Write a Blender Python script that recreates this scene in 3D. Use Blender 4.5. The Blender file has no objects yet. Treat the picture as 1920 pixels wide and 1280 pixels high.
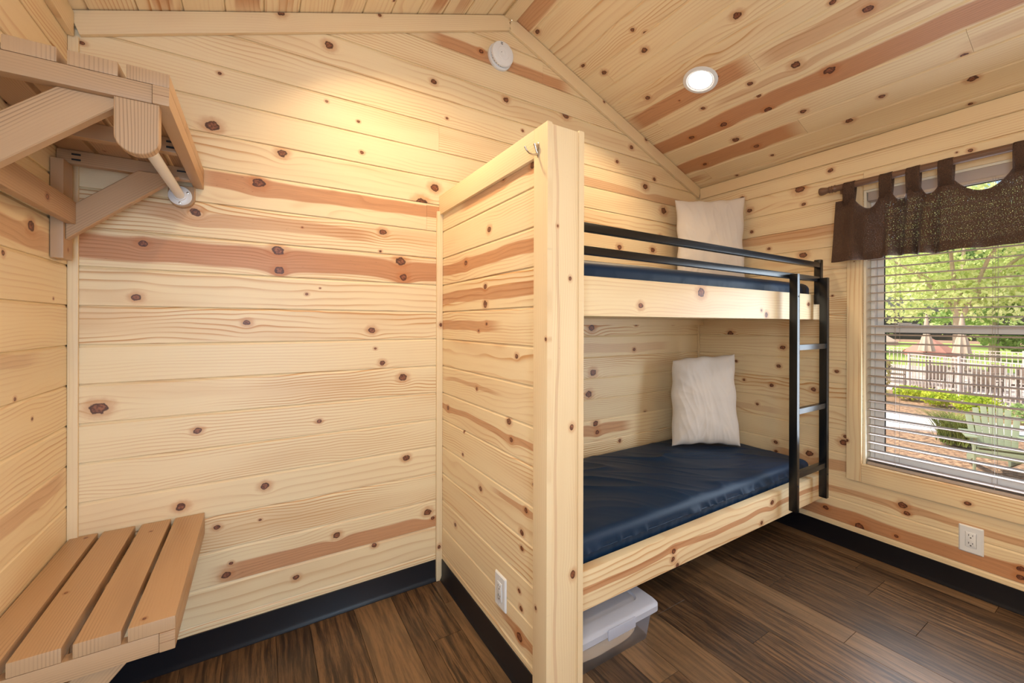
import bpy, bmesh, math, random
import numpy as np
from mathutils import Vector, Matrix, noise
random.seed(7)
C = bpy.context.scene.collection
PI = math.pi
# ------------------------------------------------------------------ camera, light, exposure
W = 3.335; XP = 1.292; ZE = 2.255; SL = .383; CAMX, CAMY, H = .5295, -1.9, 1.248
RIDGE = W/2; ZR = ZE + SL*RIDGE; FRONT = -3.05
cam = bpy.data.objects.new('camera', bpy.data.cameras.new('camera')); C.objects.link(cam)
cam.data.sensor_width = 36; cam.data.lens = 773.32/1920*36; cam.data.shift_y = -33.3/1920; cam.data.clip_start = .02
yaw, pit, rol = math.radians(31.5306), math.radians(-.0411), math.radians(.1574)
fw = Vector((math.sin(yaw), math.cos(yaw), 0)); rt = Vector((math.cos(yaw), -math.sin(yaw), 0)); up = Vector((0, 0, 1))
f2 = fw*math.cos(pit)+up*math.sin(pit); u1 = up*math.cos(pit)-fw*math.sin(pit)
r2 = rt*math.cos(rol)+u1*math.sin(rol); u2 = u1*math.cos(rol)-rt*math.sin(rol)
m = Matrix((r2, u2, -f2)).transposed().to_4x4(); m.translation = (CAMX, CAMY, H); cam.matrix_world = m
bpy.context.scene.camera = cam
S = bpy.context.scene
S.view_settings.view_transform = 'Standard'; S.view_settings.look = 'None'
S.view_settings.exposure = 0.05; S.view_settings.gamma = 1; S.view_settings.use_curve_mapping = False
wd = bpy.data.worlds.new('world'); S.world = wd; wd.use_nodes = True
nt = wd.node_tree; bg = nt.nodes['Background']
sky = nt.nodes.new('ShaderNodeTexSky'); sky.sky_type = 'NISHITA'; sky.sun_disc = False
sky.sun_elevation = math.radians(52); sky.sun_rotation = math.radians(300); sky.air_density = 1.2; sky.dust_density = 5
nt.links.new(sky.outputs[0], bg.inputs[0]); bg.inputs[1].default_value = .28
def light(name, kind, energy, color, mat, **kw):
    l = bpy.data.lights.new(name, kind); l.energy = energy; l.color = color
    for k, v in kw.items(): setattr(l, k, v)
    o = bpy.data.objects.new(name, l); C.objects.link(o); o.matrix_world = mat; return o
def aim(loc, d):
    q = Vector(d).normalized().to_track_quat('-Z', 'Y').to_matrix().to_4x4(); q.translation = loc; return q
light('sun', 'SUN', 5.4, (1, .93, .82), aim((0, 0, 8), (.38, -.72, -1)), angle=.01)
# daylight entering by the window at the right and the glazed door behind the camera
light('window_daylight', 'AREA', 26, (.74, .87, 1), aim((W-.012, -1.47, 1.22), (-1, 0, -.05)), shape='RECTANGLE', size=.92, size_y=1.38)
light('door_daylight', 'AREA', 20, (.52, .74, 1), aim((.55, FRONT-.25, 1.1), (-.25, 1, 0)), shape='RECTANGLE', size=.8, size_y=1.6, spread=math.radians(100))
light('added_side_daylight', 'AREA', 30, (.72, .86, 1), aim((-.10, -2.38, 1.45), (1, .12, -.12)), shape='RECTANGLE', size=.72, size_y=.88)  # added cool fill for the right side, through a guessed left wall opening
CAN_W = 7.2
CAN_COL = (1, .72, .42)

# ------------------------------------------------------------------ node helpers
def lin(r, g, b):
    f = lambda c: (c/255/12.92) if c/255 <= .04045 else ((c/255+.055)/1.055)**2.4
    return (f(r), f(g), f(b), 1)
class NT:
    def __init__(s, name):
        s.m = bpy.data.materials.new(name); s.m.use_nodes = True; s.t = s.m.node_tree
        s.t.nodes.clear(); s.out = s.n('ShaderNodeOutputMaterial')
    def n(s, typ, **kw):
        x = s.t.nodes.new(typ)
        for k, v in kw.items(): setattr(x, k, v)
        return x
    def put(s, sock, v):
        if isinstance(v, bpy.types.NodeSocket): s.t.links.new(v, sock)
        elif v is not None:
            try: sock.default_value = v
            except Exception: sock.default_value = (v[0], v[1], v[2])
    def M(s, op, a, b=None, c=None, clamp=False):
        x = s.n('ShaderNodeMath', operation=op, use_clamp=clamp)
        s.put(x.inputs[0], a); s.put(x.inputs[1], b); s.put(x.inputs[2], c); return x.outputs[0]
    def add(s, a, b): return s.M('ADD', a, b)
    def mul(s, a, b): return s.M('MULTIPLY', a, b)
    def sub(s, a, b): return s.M('SUBTRACT', a, b)
    def sm(s, x, lo, hi):
        r = s.n('ShaderNodeMapRange', interpolation_type='SMOOTHSTEP')
        s.put(r.inputs[0], x); s.put(r.inputs[1], lo); s.put(r.inputs[2], hi); return r.outputs[0]
    def mix(s, f, a, b, blend='MIX'):
        x = s.n('ShaderNodeMix', data_type='RGBA', blend_type=blend)
        s.put(x.inputs[0], f); s.put(x.inputs[6], a); s.put(x.inputs[7], b); return x.outputs[2]
    def xyz(s, v):
        x = s.n('ShaderNodeSeparateXYZ'); s.put(x.inputs[0], v); return x.outputs
    def vec(s, a, b, c):
        x = s.n('ShaderNodeCombineXYZ'); s.put(x.inputs[0], a); s.put(x.inputs[1], b); s.put(x.inputs[2], c); return x.outputs[0]
    def noise(s, v, scale=1, detail=2, rough=.5):
        x = s.n('ShaderNodeTexNoise'); s.put(x.inputs['Vector'], v); x.inputs['Scale'].default_value = scale
        x.inputs['Detail'].default_value = detail; x.inputs['Roughness'].default_value = rough; return x.outputs[0]
    def attr(s, name):
        x = s.n('ShaderNodeAttribute', attribute_type='OBJECT', attribute_name=name); return x.outputs
    def obj(s): return s.n('ShaderNodeTexCoord').outputs['Object']
    def bump(s, h, strength=.3, dist=.002):
        b = s.n('ShaderNodeBump'); s.put(b.inputs['Height'], h); b.inputs['Strength'].default_value = strength
        b.inputs['Distance'].default_value = dist; return b.outputs[0]
    def bsdf(s, color, rough=.5, metal=0, normal=None, **kw):
        p = s.n('ShaderNodeBsdfPrincipled'); s.put(p.inputs['Base Color'], color); s.put(p.inputs['Roughness'], rough)
        p.inputs['Metallic'].default_value = metal
        if normal is not None: s.put(p.inputs['Normal'], normal)
        for k, v in kw.items(): s.put(p.inputs[k.replace('_', ' ')], v)
        s.p = p; return p.outputs[0]
    def done(s, sh): s.t.links.new(sh, s.out.inputs[0]); return s.m

def pine(name, light_c, ring_c, streak_c, rough=.38, ringf=60, amp=1.6, grain=.5, nk=5):
    """sawn pine: growth rings that flow round up to five knots and a heartwood streak set per board"""
    b = NT(name); o = b.obj(); X, Y, Z = b.xyz(o)
    tone = b.xyz(b.attr('tone')[1]); sx = b.xyz(b.attr('sx')[1]); st = b.xyz(b.attr('st')[1])
    seed = b.mul(sx[2], 97.0)
    yw = b.add(Y, b.mul(b.sub(b.noise(b.vec(b.mul(X, 3.), b.mul(Y, 8), seed), 1, 1), .5), .012))
    dn = b.mul(b.sub(b.noise(o, 48, 2), .5), 1.0)
    dark = halo = None; y2 = yw
    for i in range(nk):
        k = b.xyz(b.attr('k%d' % i)[1])
        r = b.M('MAXIMUM', k[2], .0004)
        dx = b.M('DIVIDE', b.sub(X, k[0]), b.mul(r, 1.22)); dy = b.M('DIVIDE', b.sub(Y, k[1]), r)
        d = b.M('SQRT', b.add(b.mul(dx, dx), b.mul(dy, dy)))
        g = b.M('DIVIDE', 1.0, b.add(1.0, b.M('POWER', b.mul(d, .5), 3.0)))
        y2 = b.sub(y2, b.mul(b.sub(Y, k[1]), b.mul(g, .8)))
        y2 = b.add(y2, b.mul(b.mul(g, r), .55))
        dd = b.add(d, dn)
        mk = b.sub(1.0, b.sm(dd, .80, .98)); rim = b.mul(mk, b.sm(dd, .45, .8)); hl = b.sub(1.0, b.sm(dd, .9, 2.4))
        dark = mk if dark is None else b.M('MAXIMUM', dark, mk); rims = rim if i == 0 else b.M('MAXIMUM', rims, rim)
        halo = hl if halo is None else b.M('MAXIMUM', halo, hl)
    f = b.add(b.mul(y2, b.add(ringf, b.mul(tone[1], 60.))),
              b.mul(b.noise(b.vec(b.mul(X, 2.0), b.mul(y2, 5.5), seed), 1, 2, .5), b.add(amp, b.mul(tone[2], 9.))))
    tri = b.M('FRACT', f)
    ring = b.mul(b.M('POWER', b.sm(tri, .20, .92), 3.2), b.sub(1.0, b.sm(tri, .92, 1.0)))
    ring = b.mul(ring, b.add(.05, b.mul(b.sm(b.noise(b.vec(b.mul(X, 1.6), b.mul(Y, 14), b.add(seed, 11.)), 1, 1), .3, .7), 1.1)))
    fine = b.noise(b.vec(b.mul(X, 9), b.mul(y2, 420), seed), 1, 2)
    broad = b.noise(b.vec(b.mul(X, 1.3), b.mul(Y, 9), b.add(seed, 7.0)), 1, 2)
    wob = b.mul(b.sub(b.noise(b.vec(b.mul(X, 2.2), seed, 3.0), 1, 2), .5), .045)
    sd = b.M('ABSOLUTE', b.sub(b.sub(y2, st[0]), wob))
    sxm = b.mul(b.sm(X, b.sub(sx[0], .03), b.add(sx[0], .10)), b.sub(1.0, b.sm(X, b.sub(sx[1], .10), b.add(sx[1], .03))))
    smk = b.mul(b.mul(b.sub(1.0, b.sm(sd, b.mul(st[1], .82), b.mul(st[1], 1.08))), sxm), st[2])
    col = b.mix(b.mul(b.mul(ring, b.add(.32, b.mul(tone[0], 2.2))), 1.7*grain), light_c, ring_c, )
    col = b.mix(b.mul(b.sm(fine, .45, .8), .16*grain), col, ring_c)
    col = b.mix(b.mul(b.sm(broad, .45, .8), b.add(.18, b.mul(tone[0], .5))), col, ring_c)
    rs = b.mix(b.mul(b.sm(fine, .35, .75), .45), streak_c, (streak_c[0]*.62, streak_c[1]*.55, streak_c[2]*.5, 1))
    rs = b.mix(b.mul(ring, .55), rs, (streak_c[0]*.6, streak_c[1]*.5, streak_c[2]*.45, 1))
    col = b.mix(smk, col, rs)
    fl = b.noise(b.vec(b.mul(X, 60), b.mul(Y, 330), b.add(seed, 3.)), 1, 1)
    col = b.mix(b.mul(b.mul(b.sm(fl, .74, .80), .55), b.add(.15, smk)), col, lin(120, 62, 34))
    col = b.mix(b.mul(halo, .50), col, (streak_c[0]*.9, streak_c[1]*.75, streak_c[2]*.5, 1))
    kc = b.mix(b.sm(b.noise(o, 120, 2), .3, .7), lin(84, 38, 26), lin(158, 96, 64)); kc = b.mix(rims, kc, lin(66, 30, 20))
    col = b.mix(b.mul(dark, .95), col, kc)
    hgt = b.noise(b.vec(b.mul(X, 9), b.mul(Y, 300), 0.0), 1, 1)
    return b.done(b.bsdf(col, b.add(rough, b.mul(fine, .12)), normal=b.bump(hgt, .08, .001)))

PINE = pine('knotty_pine', lin(242, 220, 180), lin(204, 150, 94), lin(196, 130, 84), ringf=46)
PINE2 = pine('pine_trim', lin(238, 214, 174), lin(210, 168, 120), lin(202, 148, 112), ringf=80, amp=1.2, grain=.33)
ASH = pine('oiled_hardwood', lin(188, 152, 116), lin(118, 86, 60), lin(150, 98, 66), rough=.34, ringf=150, amp=3.4, grain=.42, nk=1)
POLE = pine('dark_stained_wood', lin(118, 88, 70), lin(80, 56, 43), lin(90, 52, 36), rough=.34, ringf=160, nk=1)

def simple(name, c, rough=.5, metal=0, bumpn=0, bscale=200, var=0, **kw):
    b = NT(name); o = b.obj(); col = c
    if var: col = b.mix(b.mul(b.noise(o, bscale*.15, 3), var), c, (c[0]*.55, c[1]*.55, c[2]*.55, 1))
    else: col = b.mix(b.mul(b.noise(o, 18, 2), .06), c, (c[0]*.8, c[1]*.8, c[2]*.8, 1))
    nrm = b.bump(b.noise(o, bscale, 3), bumpn, .002) if bumpn else None
    return b.done(b.bsdf(col, rough, metal, nrm, **kw))
BLACKM = simple('black_powder_coat', lin(17, 18, 21), .24, .0, .10, 700)
BASEV = simple('black_vinyl_base', lin(27, 27, 33), .40, 0, .03, 300)
WHITEP = simple('white_plastic', lin(236, 238, 242), .33)
VINYL = simple('white_vinyl', lin(250, 248, 246), .4)
JAMB = simple('painted_jamb', lin(240, 232, 212), .5)
CHROME = simple('satin_nickel', lin(200, 196, 190), .22, 1)
SLOT = simple('dark_slot', lin(28, 28, 34), .6)
SEAL = simple('window_seal', lin(34, 46, 52), .5)
SLATM = simple('blind_slat', lin(176, 163, 156), .5)
BACKM = simple('backing_board', lin(150, 112, 70), .8)
GAPM = simple('plank_joint', lin(38, 26, 18), .9)
EXTW = simple('exterior_wall', lin(190, 178, 158), .8)
def lid_mat():
    b = NT('lid_plastic'); d = b.bsdf(lin(214, 220, 238), .36); t = b.n('ShaderNodeBsdfTranslucent'); b.put(t.inputs[0], lin(226, 230, 240))
    m = b.n('ShaderNodeMixShader'); m.inputs[0].default_value = .45; b.t.links.new(d, m.inputs[1]); b.t.links.new(t.outputs[0], m.inputs[2]); return b.done(m.outputs[0])
PLASTW = lid_mat()

def fabric(name, c, rough=.85, scale=900, bn=.25, var=.15, sheen=0.0, wr=0, spec=.3):
    b = NT(name); o = b.obj()
    n1 = b.noise(o, scale, 1); n2 = b.noise(o, 14, 3)
    col = b.mix(b.mul(n2, var), c, (c[0]*.7, c[1]*.7, c[2]*.7, 1))
    hh = b.add(b.mul(n1, .15), b.mul(b.noise(o, 22, 4, .6), wr)) if wr else n1
    return b.done(b.bsdf(col, rough, 0, b.bump(hh, bn, .004 if wr else .001), Sheen_Weight=sheen, Sheen_Roughness=.4, Specular_IOR_Level=spec))
NAVY = fabric('navy_cover', lin(15, 42, 70), .50, 600, .15, .1, 0, .6)
PILLOW = fabric('pillow_cotton', lin(228, 220, 214), .9, 500, .12, .06, 0, .6)
BLANKET = fabric('beige_fleece', lin(240, 214, 184), .95, 260, .3, .06)
def curtain_mat():
    b = NT('brown_woven_cloth'); o = b.obj(); X, Y, Z = b.xyz(o)
    thr = b.noise(b.vec(b.mul(X, 300), b.mul(Y, 900), b.mul(Z, 120)), 1, 2)
    col = b.mix(thr, lin(54, 38, 30), lin(112, 84, 68))
    d = b.bsdf(col, .9, 0, b.bump(thr, .4, .001), Sheen_Weight=.0)
    t = b.n('ShaderNodeBsdfTranslucent'); b.put(t.inputs[0], lin(100, 84, 76))
    m1 = b.n('ShaderNodeMixShader'); m1.inputs[0].default_value = .16; b.t.links.new(d, m1.inputs[1]); b.t.links.new(t.outputs[0], m1.inputs[2])
    tr = b.n('ShaderNodeBsdfTransparent'); hole = b.mul(b.sm(b.noise(b.vec(0.0, Y, Z), 300, 1), .56, .65), .55)
    m2 = b.n('ShaderNodeMixShader'); b.put(m2.inputs[0], hole); b.t.links.new(m1.outputs[0], m2.inputs[1]); b.t.links.new(tr.outputs[0], m2.inputs[2])
    return b.done(m2.outputs[0])
CURT = curtain_mat()
def clear_mat(name, tint, fac, rough=.08, diff=None, dfac=0):
    b = NT(name); tr = b.n('ShaderNodeBsdfTransparent'); b.put(tr.inputs[0], tint)
    gl = b.n('ShaderNodeBsdfGlossy'); gl.inputs['Roughness'].default_value = rough
    lw0 = b.n('ShaderNodeLayerWeight'); lw0.inputs[0].default_value = .5
    lw = type('L', (), {})(); lw.outputs = [b.add(.04, b.mul(b.M('POWER', lw0.outputs['Facing'], 5.0), .9))]
    m = b.n('ShaderNodeMixShader'); b.put(m.inputs[0], b.mul(lw.outputs[0], fac)); b.t.links.new(tr.outputs[0], m.inputs[1]); b.t.links.new(gl.outputs[0], m.inputs[2])
    if diff:
        df = b.n('ShaderNodeBsdfTranslucent'); b.put(df.inputs[0], diff)
        m2 = b.n('ShaderNodeMixShader'); m2.inputs[0].default_value = dfac
        b.t.links.new(m.outputs[0], m2.inputs[1]); b.t.links.new(df.outputs[0], m2.inputs[2]); m = m2
    return b.done(m.outputs[0])
GLASS = clear_mat('window_glass', (.97, .98, .97, 1), .8, .01)
BINM = clear_mat('translucent_bin', (.93, .95, .98, 1), 1.0, .2, lin(214, 222, 240), .30)
def emis(name, c, s):
    b = NT(name); e = b.n('ShaderNodeEmission'); b.put(e.inputs[0], c); e.inputs[1].default_value = s; return b.done(e.outputs[0])
LENS = emis('lamp_lens', (1, .93, .82, 1), 9)
def floor_mat():
    b = NT('rustic_floor'); o = b.obj(); X, Y, Z = b.xyz(o)
    tone = b.xyz(b.attr('tone')[1]); seed = b.mul(tone[2], 91.)
    yw = b.add(Y, b.mul(b.noise(b.vec(b.mul(X, 2.2), b.mul(Y, 6), seed), 1, 2), .05))
    g1 = b.noise(b.vec(b.mul(X, 4), b.mul(yw, 62), seed), 1, 5, .68)
    g2 = b.noise(b.vec(b.mul(X, 22), b.mul(yw, 420), seed), 1, 3, .6)
    g3 = b.noise(b.vec(b.mul(X, 1.7), b.mul(Y, 9), seed), 1, 3, .6)
    col = b.mix(b.sm(g1, .36, .64), lin(52, 38, 27), lin(124, 93, 64))
    col = b.mix(b.mul(b.sm(g2, .5, .75), .55), col, lin(44, 33, 27))
    col = b.mix(b.mul(b.sm(g3, .45, .75), .65), col, lin(84, 64, 48))
    saw = b.noise(b.vec(b.mul(X, 160), b.mul(Y, 14), seed), 1, 1)
    col = b.mix(b.mul(b.mul(b.sm(saw, .55, .75), b.sm(g3, .5, .65)), .3), col, lin(52, 38, 29))
    col = b.mix(tone[0], col, lin(50, 38, 30)); col = b.mix(tone[1], col, lin(164, 132, 98))
    return b.done(b.bsdf(col, b.add(.28, b.mul(g2, .2)), normal=b.bump(b.noise(b.vec(b.mul(X, 16), b.mul(Y, 300), 0.0), 1, 2), .25, .0010)))
FLOORM = floor_mat()

# ------------------------------------------------------------------ object helpers
def tag(o, label, cat, group=None, kind=None):
    o['label'] = label
    if cat: o['category'] = cat
    if group: o['group'] = group
    if kind: o['kind'] = kind
    return o
def empty(name, loc=(0, 0, 0), rz=0, label=None, cat=None, group=None, kind=None):
    o = bpy.data.objects.new(name, None); C.objects.link(o); o.location = loc; o.rotation_euler = (0, 0, rz)
    o.empty_display_size = .05
    if label: tag(o, label, cat, group)
    if kind: o['kind'] = kind
    return o
def pmat(p):
    m = Matrix.Identity(4)
    while p is not None: m = p.matrix_basis @ m; p = p.parent
    return m
def link(name, me, mat, parent=None, mw=None, kind=None):
    o = bpy.data.objects.new(name, me); C.objects.link(o)
    if mat is not None and not me.materials: me.materials.append(mat)
    mw = mw if mw is not None else Matrix.Identity(4)
    if parent is not None:
        o.parent = parent; o.matrix_basis = pmat(parent).inverted() @ mw
    else: o.matrix_basis = mw
    if kind: o['kind'] = kind
    return o
def tomesh(bm, smooth=False, name='mesh'):
    me = bpy.data.meshes.new(name); bmesh.ops.recalc_face_normals(bm, faces=bm.faces[:]); bm.to_mesh(me); bm.free()
    if smooth:
        for p in me.polygons: p.use_smooth = True
        try: me.set_sharp_from_angle(angle=math.radians(smooth if smooth > 1 else 40))
        except Exception: pass
    return me
def pyd(verts, faces, smooth=False):
    me = bpy.data.meshes.new('mesh'); me.from_pydata([tuple(v) for v in verts], [], faces); me.update()
    bm = bmesh.new(); bm.from_mesh(me); bpy.data.meshes.remove(me); return tomesh(bm, smooth)
def boxbm(bm, x0, x1, y0, y1, z0, z1, bev=0, seg=1):
    r = bmesh.ops.create_cube(bm, size=1)['verts']
    for v in r: v.co = Vector((x0+(v.co.x+.5)*(x1-x0), y0+(v.co.y+.5)*(y1-y0), z0+(v.co.z+.5)*(z1-z0)))
    if bev:
        ed = list({e for v in r for e in v.link_edges})
        bmesh.ops.bevel(bm, geom=ed, offset=bev, segments=seg, profile=.7, affect='EDGES')
def frame(o, X, Y):
    X = Vector(X).normalized(); Y = Vector(Y); Y = (Y-X*Y.dot(X)).normalized(); Z = X.cross(Y)
    m = Matrix((X, Y, Z)).transposed().to_4x4(); m.translation = o; return m
def wseed(o): o['sx'] = (-9., 9., random.random()); o['tone'] = (random.uniform(0, .25), random.uniform(-.2, .5), random.uniform(0, .4)); return o
def board(name, parent, mat, a, b, w, t, up_, bev=.002, seg=2, kind=None, **kw):
    """a board from a to b: local x along it, width w along up_, thickness t across"""
    a = Vector(a); b = Vector(b); L = (b-a).length
    bm = bmesh.new(); boxbm(bm, 0, L, -w/2, w/2, -t/2, t/2, bev, seg)
    o = link(name, tomesh(bm, 35), mat, parent, frame(a, b-a, up_), kind)
    wseed(o)
    for k, v in kw.items(): o[k] = v
    return o
def abox(name, parent, mat, lo, hi, bev=.002, seg=2, axis=None, kind=None, **kw):
    """axis-aligned box laid out as a board along its longest (or the given) axis"""
    lo = Vector(lo); hi = Vector(hi); d = hi-lo
    ax = axis if axis is not None else max(range(3), key=lambda i: d[i])
    rest = [i for i in range(3) if i != ax]; wi = max(rest, key=lambda i: d[i]); c = (lo+hi)/2
    a = c.copy(); b = c.copy(); a[ax] = lo[ax]; b[ax] = hi[ax]; u = Vector((0, 0, 0)); u[wi] = 1
    ti = [i for i in rest if i != wi][0]
    return board(name, parent, mat, a, b, d[wi], d[ti], u, bev, seg, kind, **kw)
def tube(pts, r, n=10, closed_ends=True, bm=None, rads=None):
    own = bm is None; bm = bm or bmesh.new(); pts = [Vector(p) for p in pts]; rings = []
    pv = None
    for i, p in enumerate(pts):
        d = (pts[min(i+1, len(pts)-1)]-pts[max(i-1, 0)]).normalized()
        ref = pv if pv is not None else (Vector((0, 0, 1)) if abs(d.z) < .9 else Vector((1, 0, 0)))
        u = (ref-d*ref.dot(d)).normalized(); v = d.cross(u); pv = u; rr = rads[i] if rads else r
        rings.append([bm.verts.new(p+(u*math.cos(2*PI*k/n)+v*math.sin(2*PI*k/n))*rr) for k in range(n)])
    for a, b in zip(rings, rings[1:]):
        for k in range(n): bm.faces.new((a[k], a[(k+1) % n], b[(k+1) % n], b[k]))
    if closed_ends: bm.faces.new(rings[0][::-1]); bm.faces.new(rings[-1])
    return bm
def lathe(prof, n=32, bm=None):
    """profile of (radius, height) turned about local z"""
    bm = bm or bmesh.new(); rings = []
    for r, z in prof:
        if r < 1e-6: rings.append([bm.verts.new((0, 0, z))])
        else: rings.append([bm.verts.new((r*math.cos(2*PI*k/n), r*math.sin(2*PI*k/n), z)) for k in range(n)])
    for a, b in zip(rings, rings[1:]):
        if len(a) == 1 and len(b) == 1: continue
        for k in range(n):
            k2 = (k+1) % n
            if len(a) == 1: bm.faces.new((a[0], b[k], b[k2]))
            elif len(b) == 1: bm.faces.new((a[k], a[k2], b[0]))
            else: bm.faces.new((a[k], a[k2], b[k2], b[k]))
    return bm
def grid(nu, nv, fn, closed=False):
    v = [fn(i/(nu-1), j/(nv-1)) for j in range(nv) for i in range(nu)]
    f = [(j*nu+i, j*nu+i+1, (j+1)*nu+i+1, (j+1)*nu+i) for j in range(nv-1) for i in range(nu-1)]
    return v, f
KN_BACK=[(0.781,2.425,0.02),(1.247,2.415,0.015),(0.031,2.167,0.009),(0.402,2.185,0.008),(0.773,2.186,0.007),(0.9,2.133,0.007),(0.916,2.0,0.009),(0.608,1.931,0.019),(1.316,2.256,0.008),(1.254,1.904,0.023),(0.527,1.796,0.023),(0.326,1.656,0.016),(1.187,1.821,0.03),(1.655,2.444,0.017),(1.504,2.651,0.014),(0.379,1.982,0.024),(0.331,1.651,0.018),(0.681,1.641,0.004),(1.008,1.66,0.017),(0.996,1.572,0.007),(0.184,1.522,0.015),(0.183,1.49,0.009),(0.213,1.461,0.006),(0.594,1.539,0.024),(0.599,1.458,0.019),(0.616,1.494,0.006),(1.088,1.534,0.025),(1.103,1.462,0.02),(0.168,1.335,0.015),(0.698,1.367,0.007),(0.49,1.248,0.014),(0.257,1.278,0.006),(0.959,1.216,0.017),(0.702,1.277,0.004),(0.975,1.134,0.007),(1.006,1.068,0.014),(1.1,0.995,0.02),(0.073,0.96,0.025),(0.745,0.835,0.011),(0.337,0.85,0.014),(0.551,0.602,0.017),(0.891,0.587,0.014),(1.117,0.619,0.017),(1.105,0.53,0.007),(0.29,0.58,0.017),(0.051,0.57,0.016),(0.397,0.479,0.012),(0.535,0.473,0.006),(0.816,0.337,0.016),(1.222,0.34,0.02),(0.425,0.29,0.016),(0.44,0.331,0.008),(0.661,0.206,0.013),(0.973,0.25,0.012),(1.247,0.306,0.01),(2.062,2.471,0.025),(1.761,2.305,0.009),(2.481,2.284,0.014),(2.836,2.238,0.015),(2.611,2.406,0.018),(2.746,2.171,0.025),(2.934,2.036,0.03),(2.896,1.851,0.018),(2.505,1.739,0.021),(2.822,1.753,0.022),(2.269,1.221,0.026),(2.662,1.245,0.014),(3.038,1.256,0.015),(2.642,1.078,0.014),(2.304,0.631,0.023),(2.318,0.576,0.017),(2.752,0.65,0.014),(2.512,0.495,0.014),(2.281,0.948,0.026),(2.247,0.817,0.026),(0.748,1.394,0.004)]
KN_PART=[(-0.485,1.613,0.015),(-0.274,1.509,0.014),(-0.455,1.392,0.013),(-0.455,1.324,0.017),(-0.465,1.246,0.008),(-0.398,1.218,0.007),(-0.689,1.134,0.011),(-0.382,0.98,0.009),(-0.081,0.849,0.013),(-0.637,0.897,0.015),(-0.654,0.836,0.011),(-0.26,0.776,0.007),(-0.249,0.673,0.009),(-0.418,0.582,0.013),(-0.749,0.623,0.011),(-0.725,0.537,0.013),(-0.171,0.332,0.012),(-0.708,0.331,0.009),(-0.721,0.277,0.011),(-0.712,0.175,0.018),(-0.793,0.724,0.007),(-0.595,1.782,0.014),(-0.785,1.767,0.016)]
KN_RIGHT=[(-0.244,1.182,0.022),(-0.582,1.102,0.017),(-0.284,0.993,0.011),(-0.558,0.983,0.014),(-0.694,1.666,0.023),(-0.695,1.973,0.013),(-0.373,2.01,0.018),(-0.467,2.217,0.021),(-0.832,2.134,0.015),(-0.672,2.07,0.029),(-0.321,2.102,0.018),(-0.866,0.98,0.012),(-0.897,0.584,0.021),(-0.907,0.618,0.012),(-1.151,0.326,0.019),(-1.165,0.289,0.014),(-0.814,0.186,0.015),(-0.973,0.139,0.026),(-1.124,0.157,0.011),(-1.251,0.165,0.01),(-1.533,0.195,0.014),(-1.532,0.158,0.014),(-1.397,0.424,0.012),(-0.339,0.871,0.011),(-0.516,0.856,0.014),(-0.427,0.721,0.011),(-0.539,0.497,0.014),(-0.75,0.861,0.016),(-0.731,0.476,0.022),(-0.543,0.44,0.01)]
KN_CEIL=[(-0.848,1.051,0.021),(-1.147,0.867,0.014),(-1.226,0.755,0.019),(-0.718,0.676,0.015),(-0.923,0.658,0.023),(-0.444,0.666,0.014),(-0.711,0.579,0.013),(-1.019,0.542,0.025),(-0.706,0.463,0.022),(-0.47,0.492,0.021),(-0.26,0.494,0.019),(-0.835,0.356,0.016),(-0.462,0.339,0.022),(-1.133,0.262,0.014),(-0.978,0.175,0.018),(-1.415,0.173,0.018),(-1.419,0.325,0.012),(-1.414,0.449,0.009),(-0.528,0.228,0.018),(-0.564,0.106,0.011),(-0.187,0.229,0.016),(-0.054,1.623,0.016),(-0.425,1.173,0.018),(-0.489,1.246,0.012),(-0.452,1.299,0.012),(-0.096,1.313,0.013),(-0.159,1.203,0.017),(-0.241,0.914,0.017),(-0.187,0.229,0.016)]
KN_LEFT=[(-0.258,1.509,0.02),(-0.4,1.416,0.009),(-0.342,1.052,0.007),(-0.113,1.319,0.005),(-0.249,0.983,0.006)]
KN_LOW=[(2.014,0.246,0.009),(1.99,0.31,0.011),(2.074,0.241,0.009),(2.769,0.336,0.014),(2.668,0.257,0.011),(1.987,0.278,0.011)]
KN_UP=[(1.788,1.318,0.012),(1.839,1.384,0.006),(2.171,1.385,0.021),(2.047,1.311,0.007),(2.707,1.295,0.013),(2.661,1.316,0.008),(3.151,1.36,0.012),(2.747,1.404,0.008)]
# ------------------------------------------------------------------ room shell
PITCH = .1302; Z0 = 1.174-9*PITCH
T = .018
PL = {  # wall: (origin of (s, b), X, Y, sign of a along s)
 'back': (lambda s, b: (s, 0, b), (1, 0, 0), (0, 0, 1), 1),
 'left': (lambda s, b: (0, s, b), (0, 1, 0), (0, 0, 1), 1),
 'right': (lambda s, b: (W, -s, b), (0, -1, 0), (0, 0, 1), -1),
 'part': (lambda s, b: (XP, -s, b), (0, -1, 0), (0, 0, 1), -1),
 'partb': (lambda s, b: (1.410, s, b), (0, 1, 0), (0, 0, 1), 1),
 'front': (lambda s, b: (-s, FRONT, b), (-1, 0, 0), (0, 0, 1), -1),
 'ceilr': (lambda s, b: (W-b/1.0708, -s, ZE+SL*b/1.0708), (0, -1, 0), (-.934, 0, .3577), -1),
 'ceill': (lambda s, b: (b/1.0708, s, ZE+SL*b/1.0708), (0, 1, 0), (.934, 0, .3577), 1),
}
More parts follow.
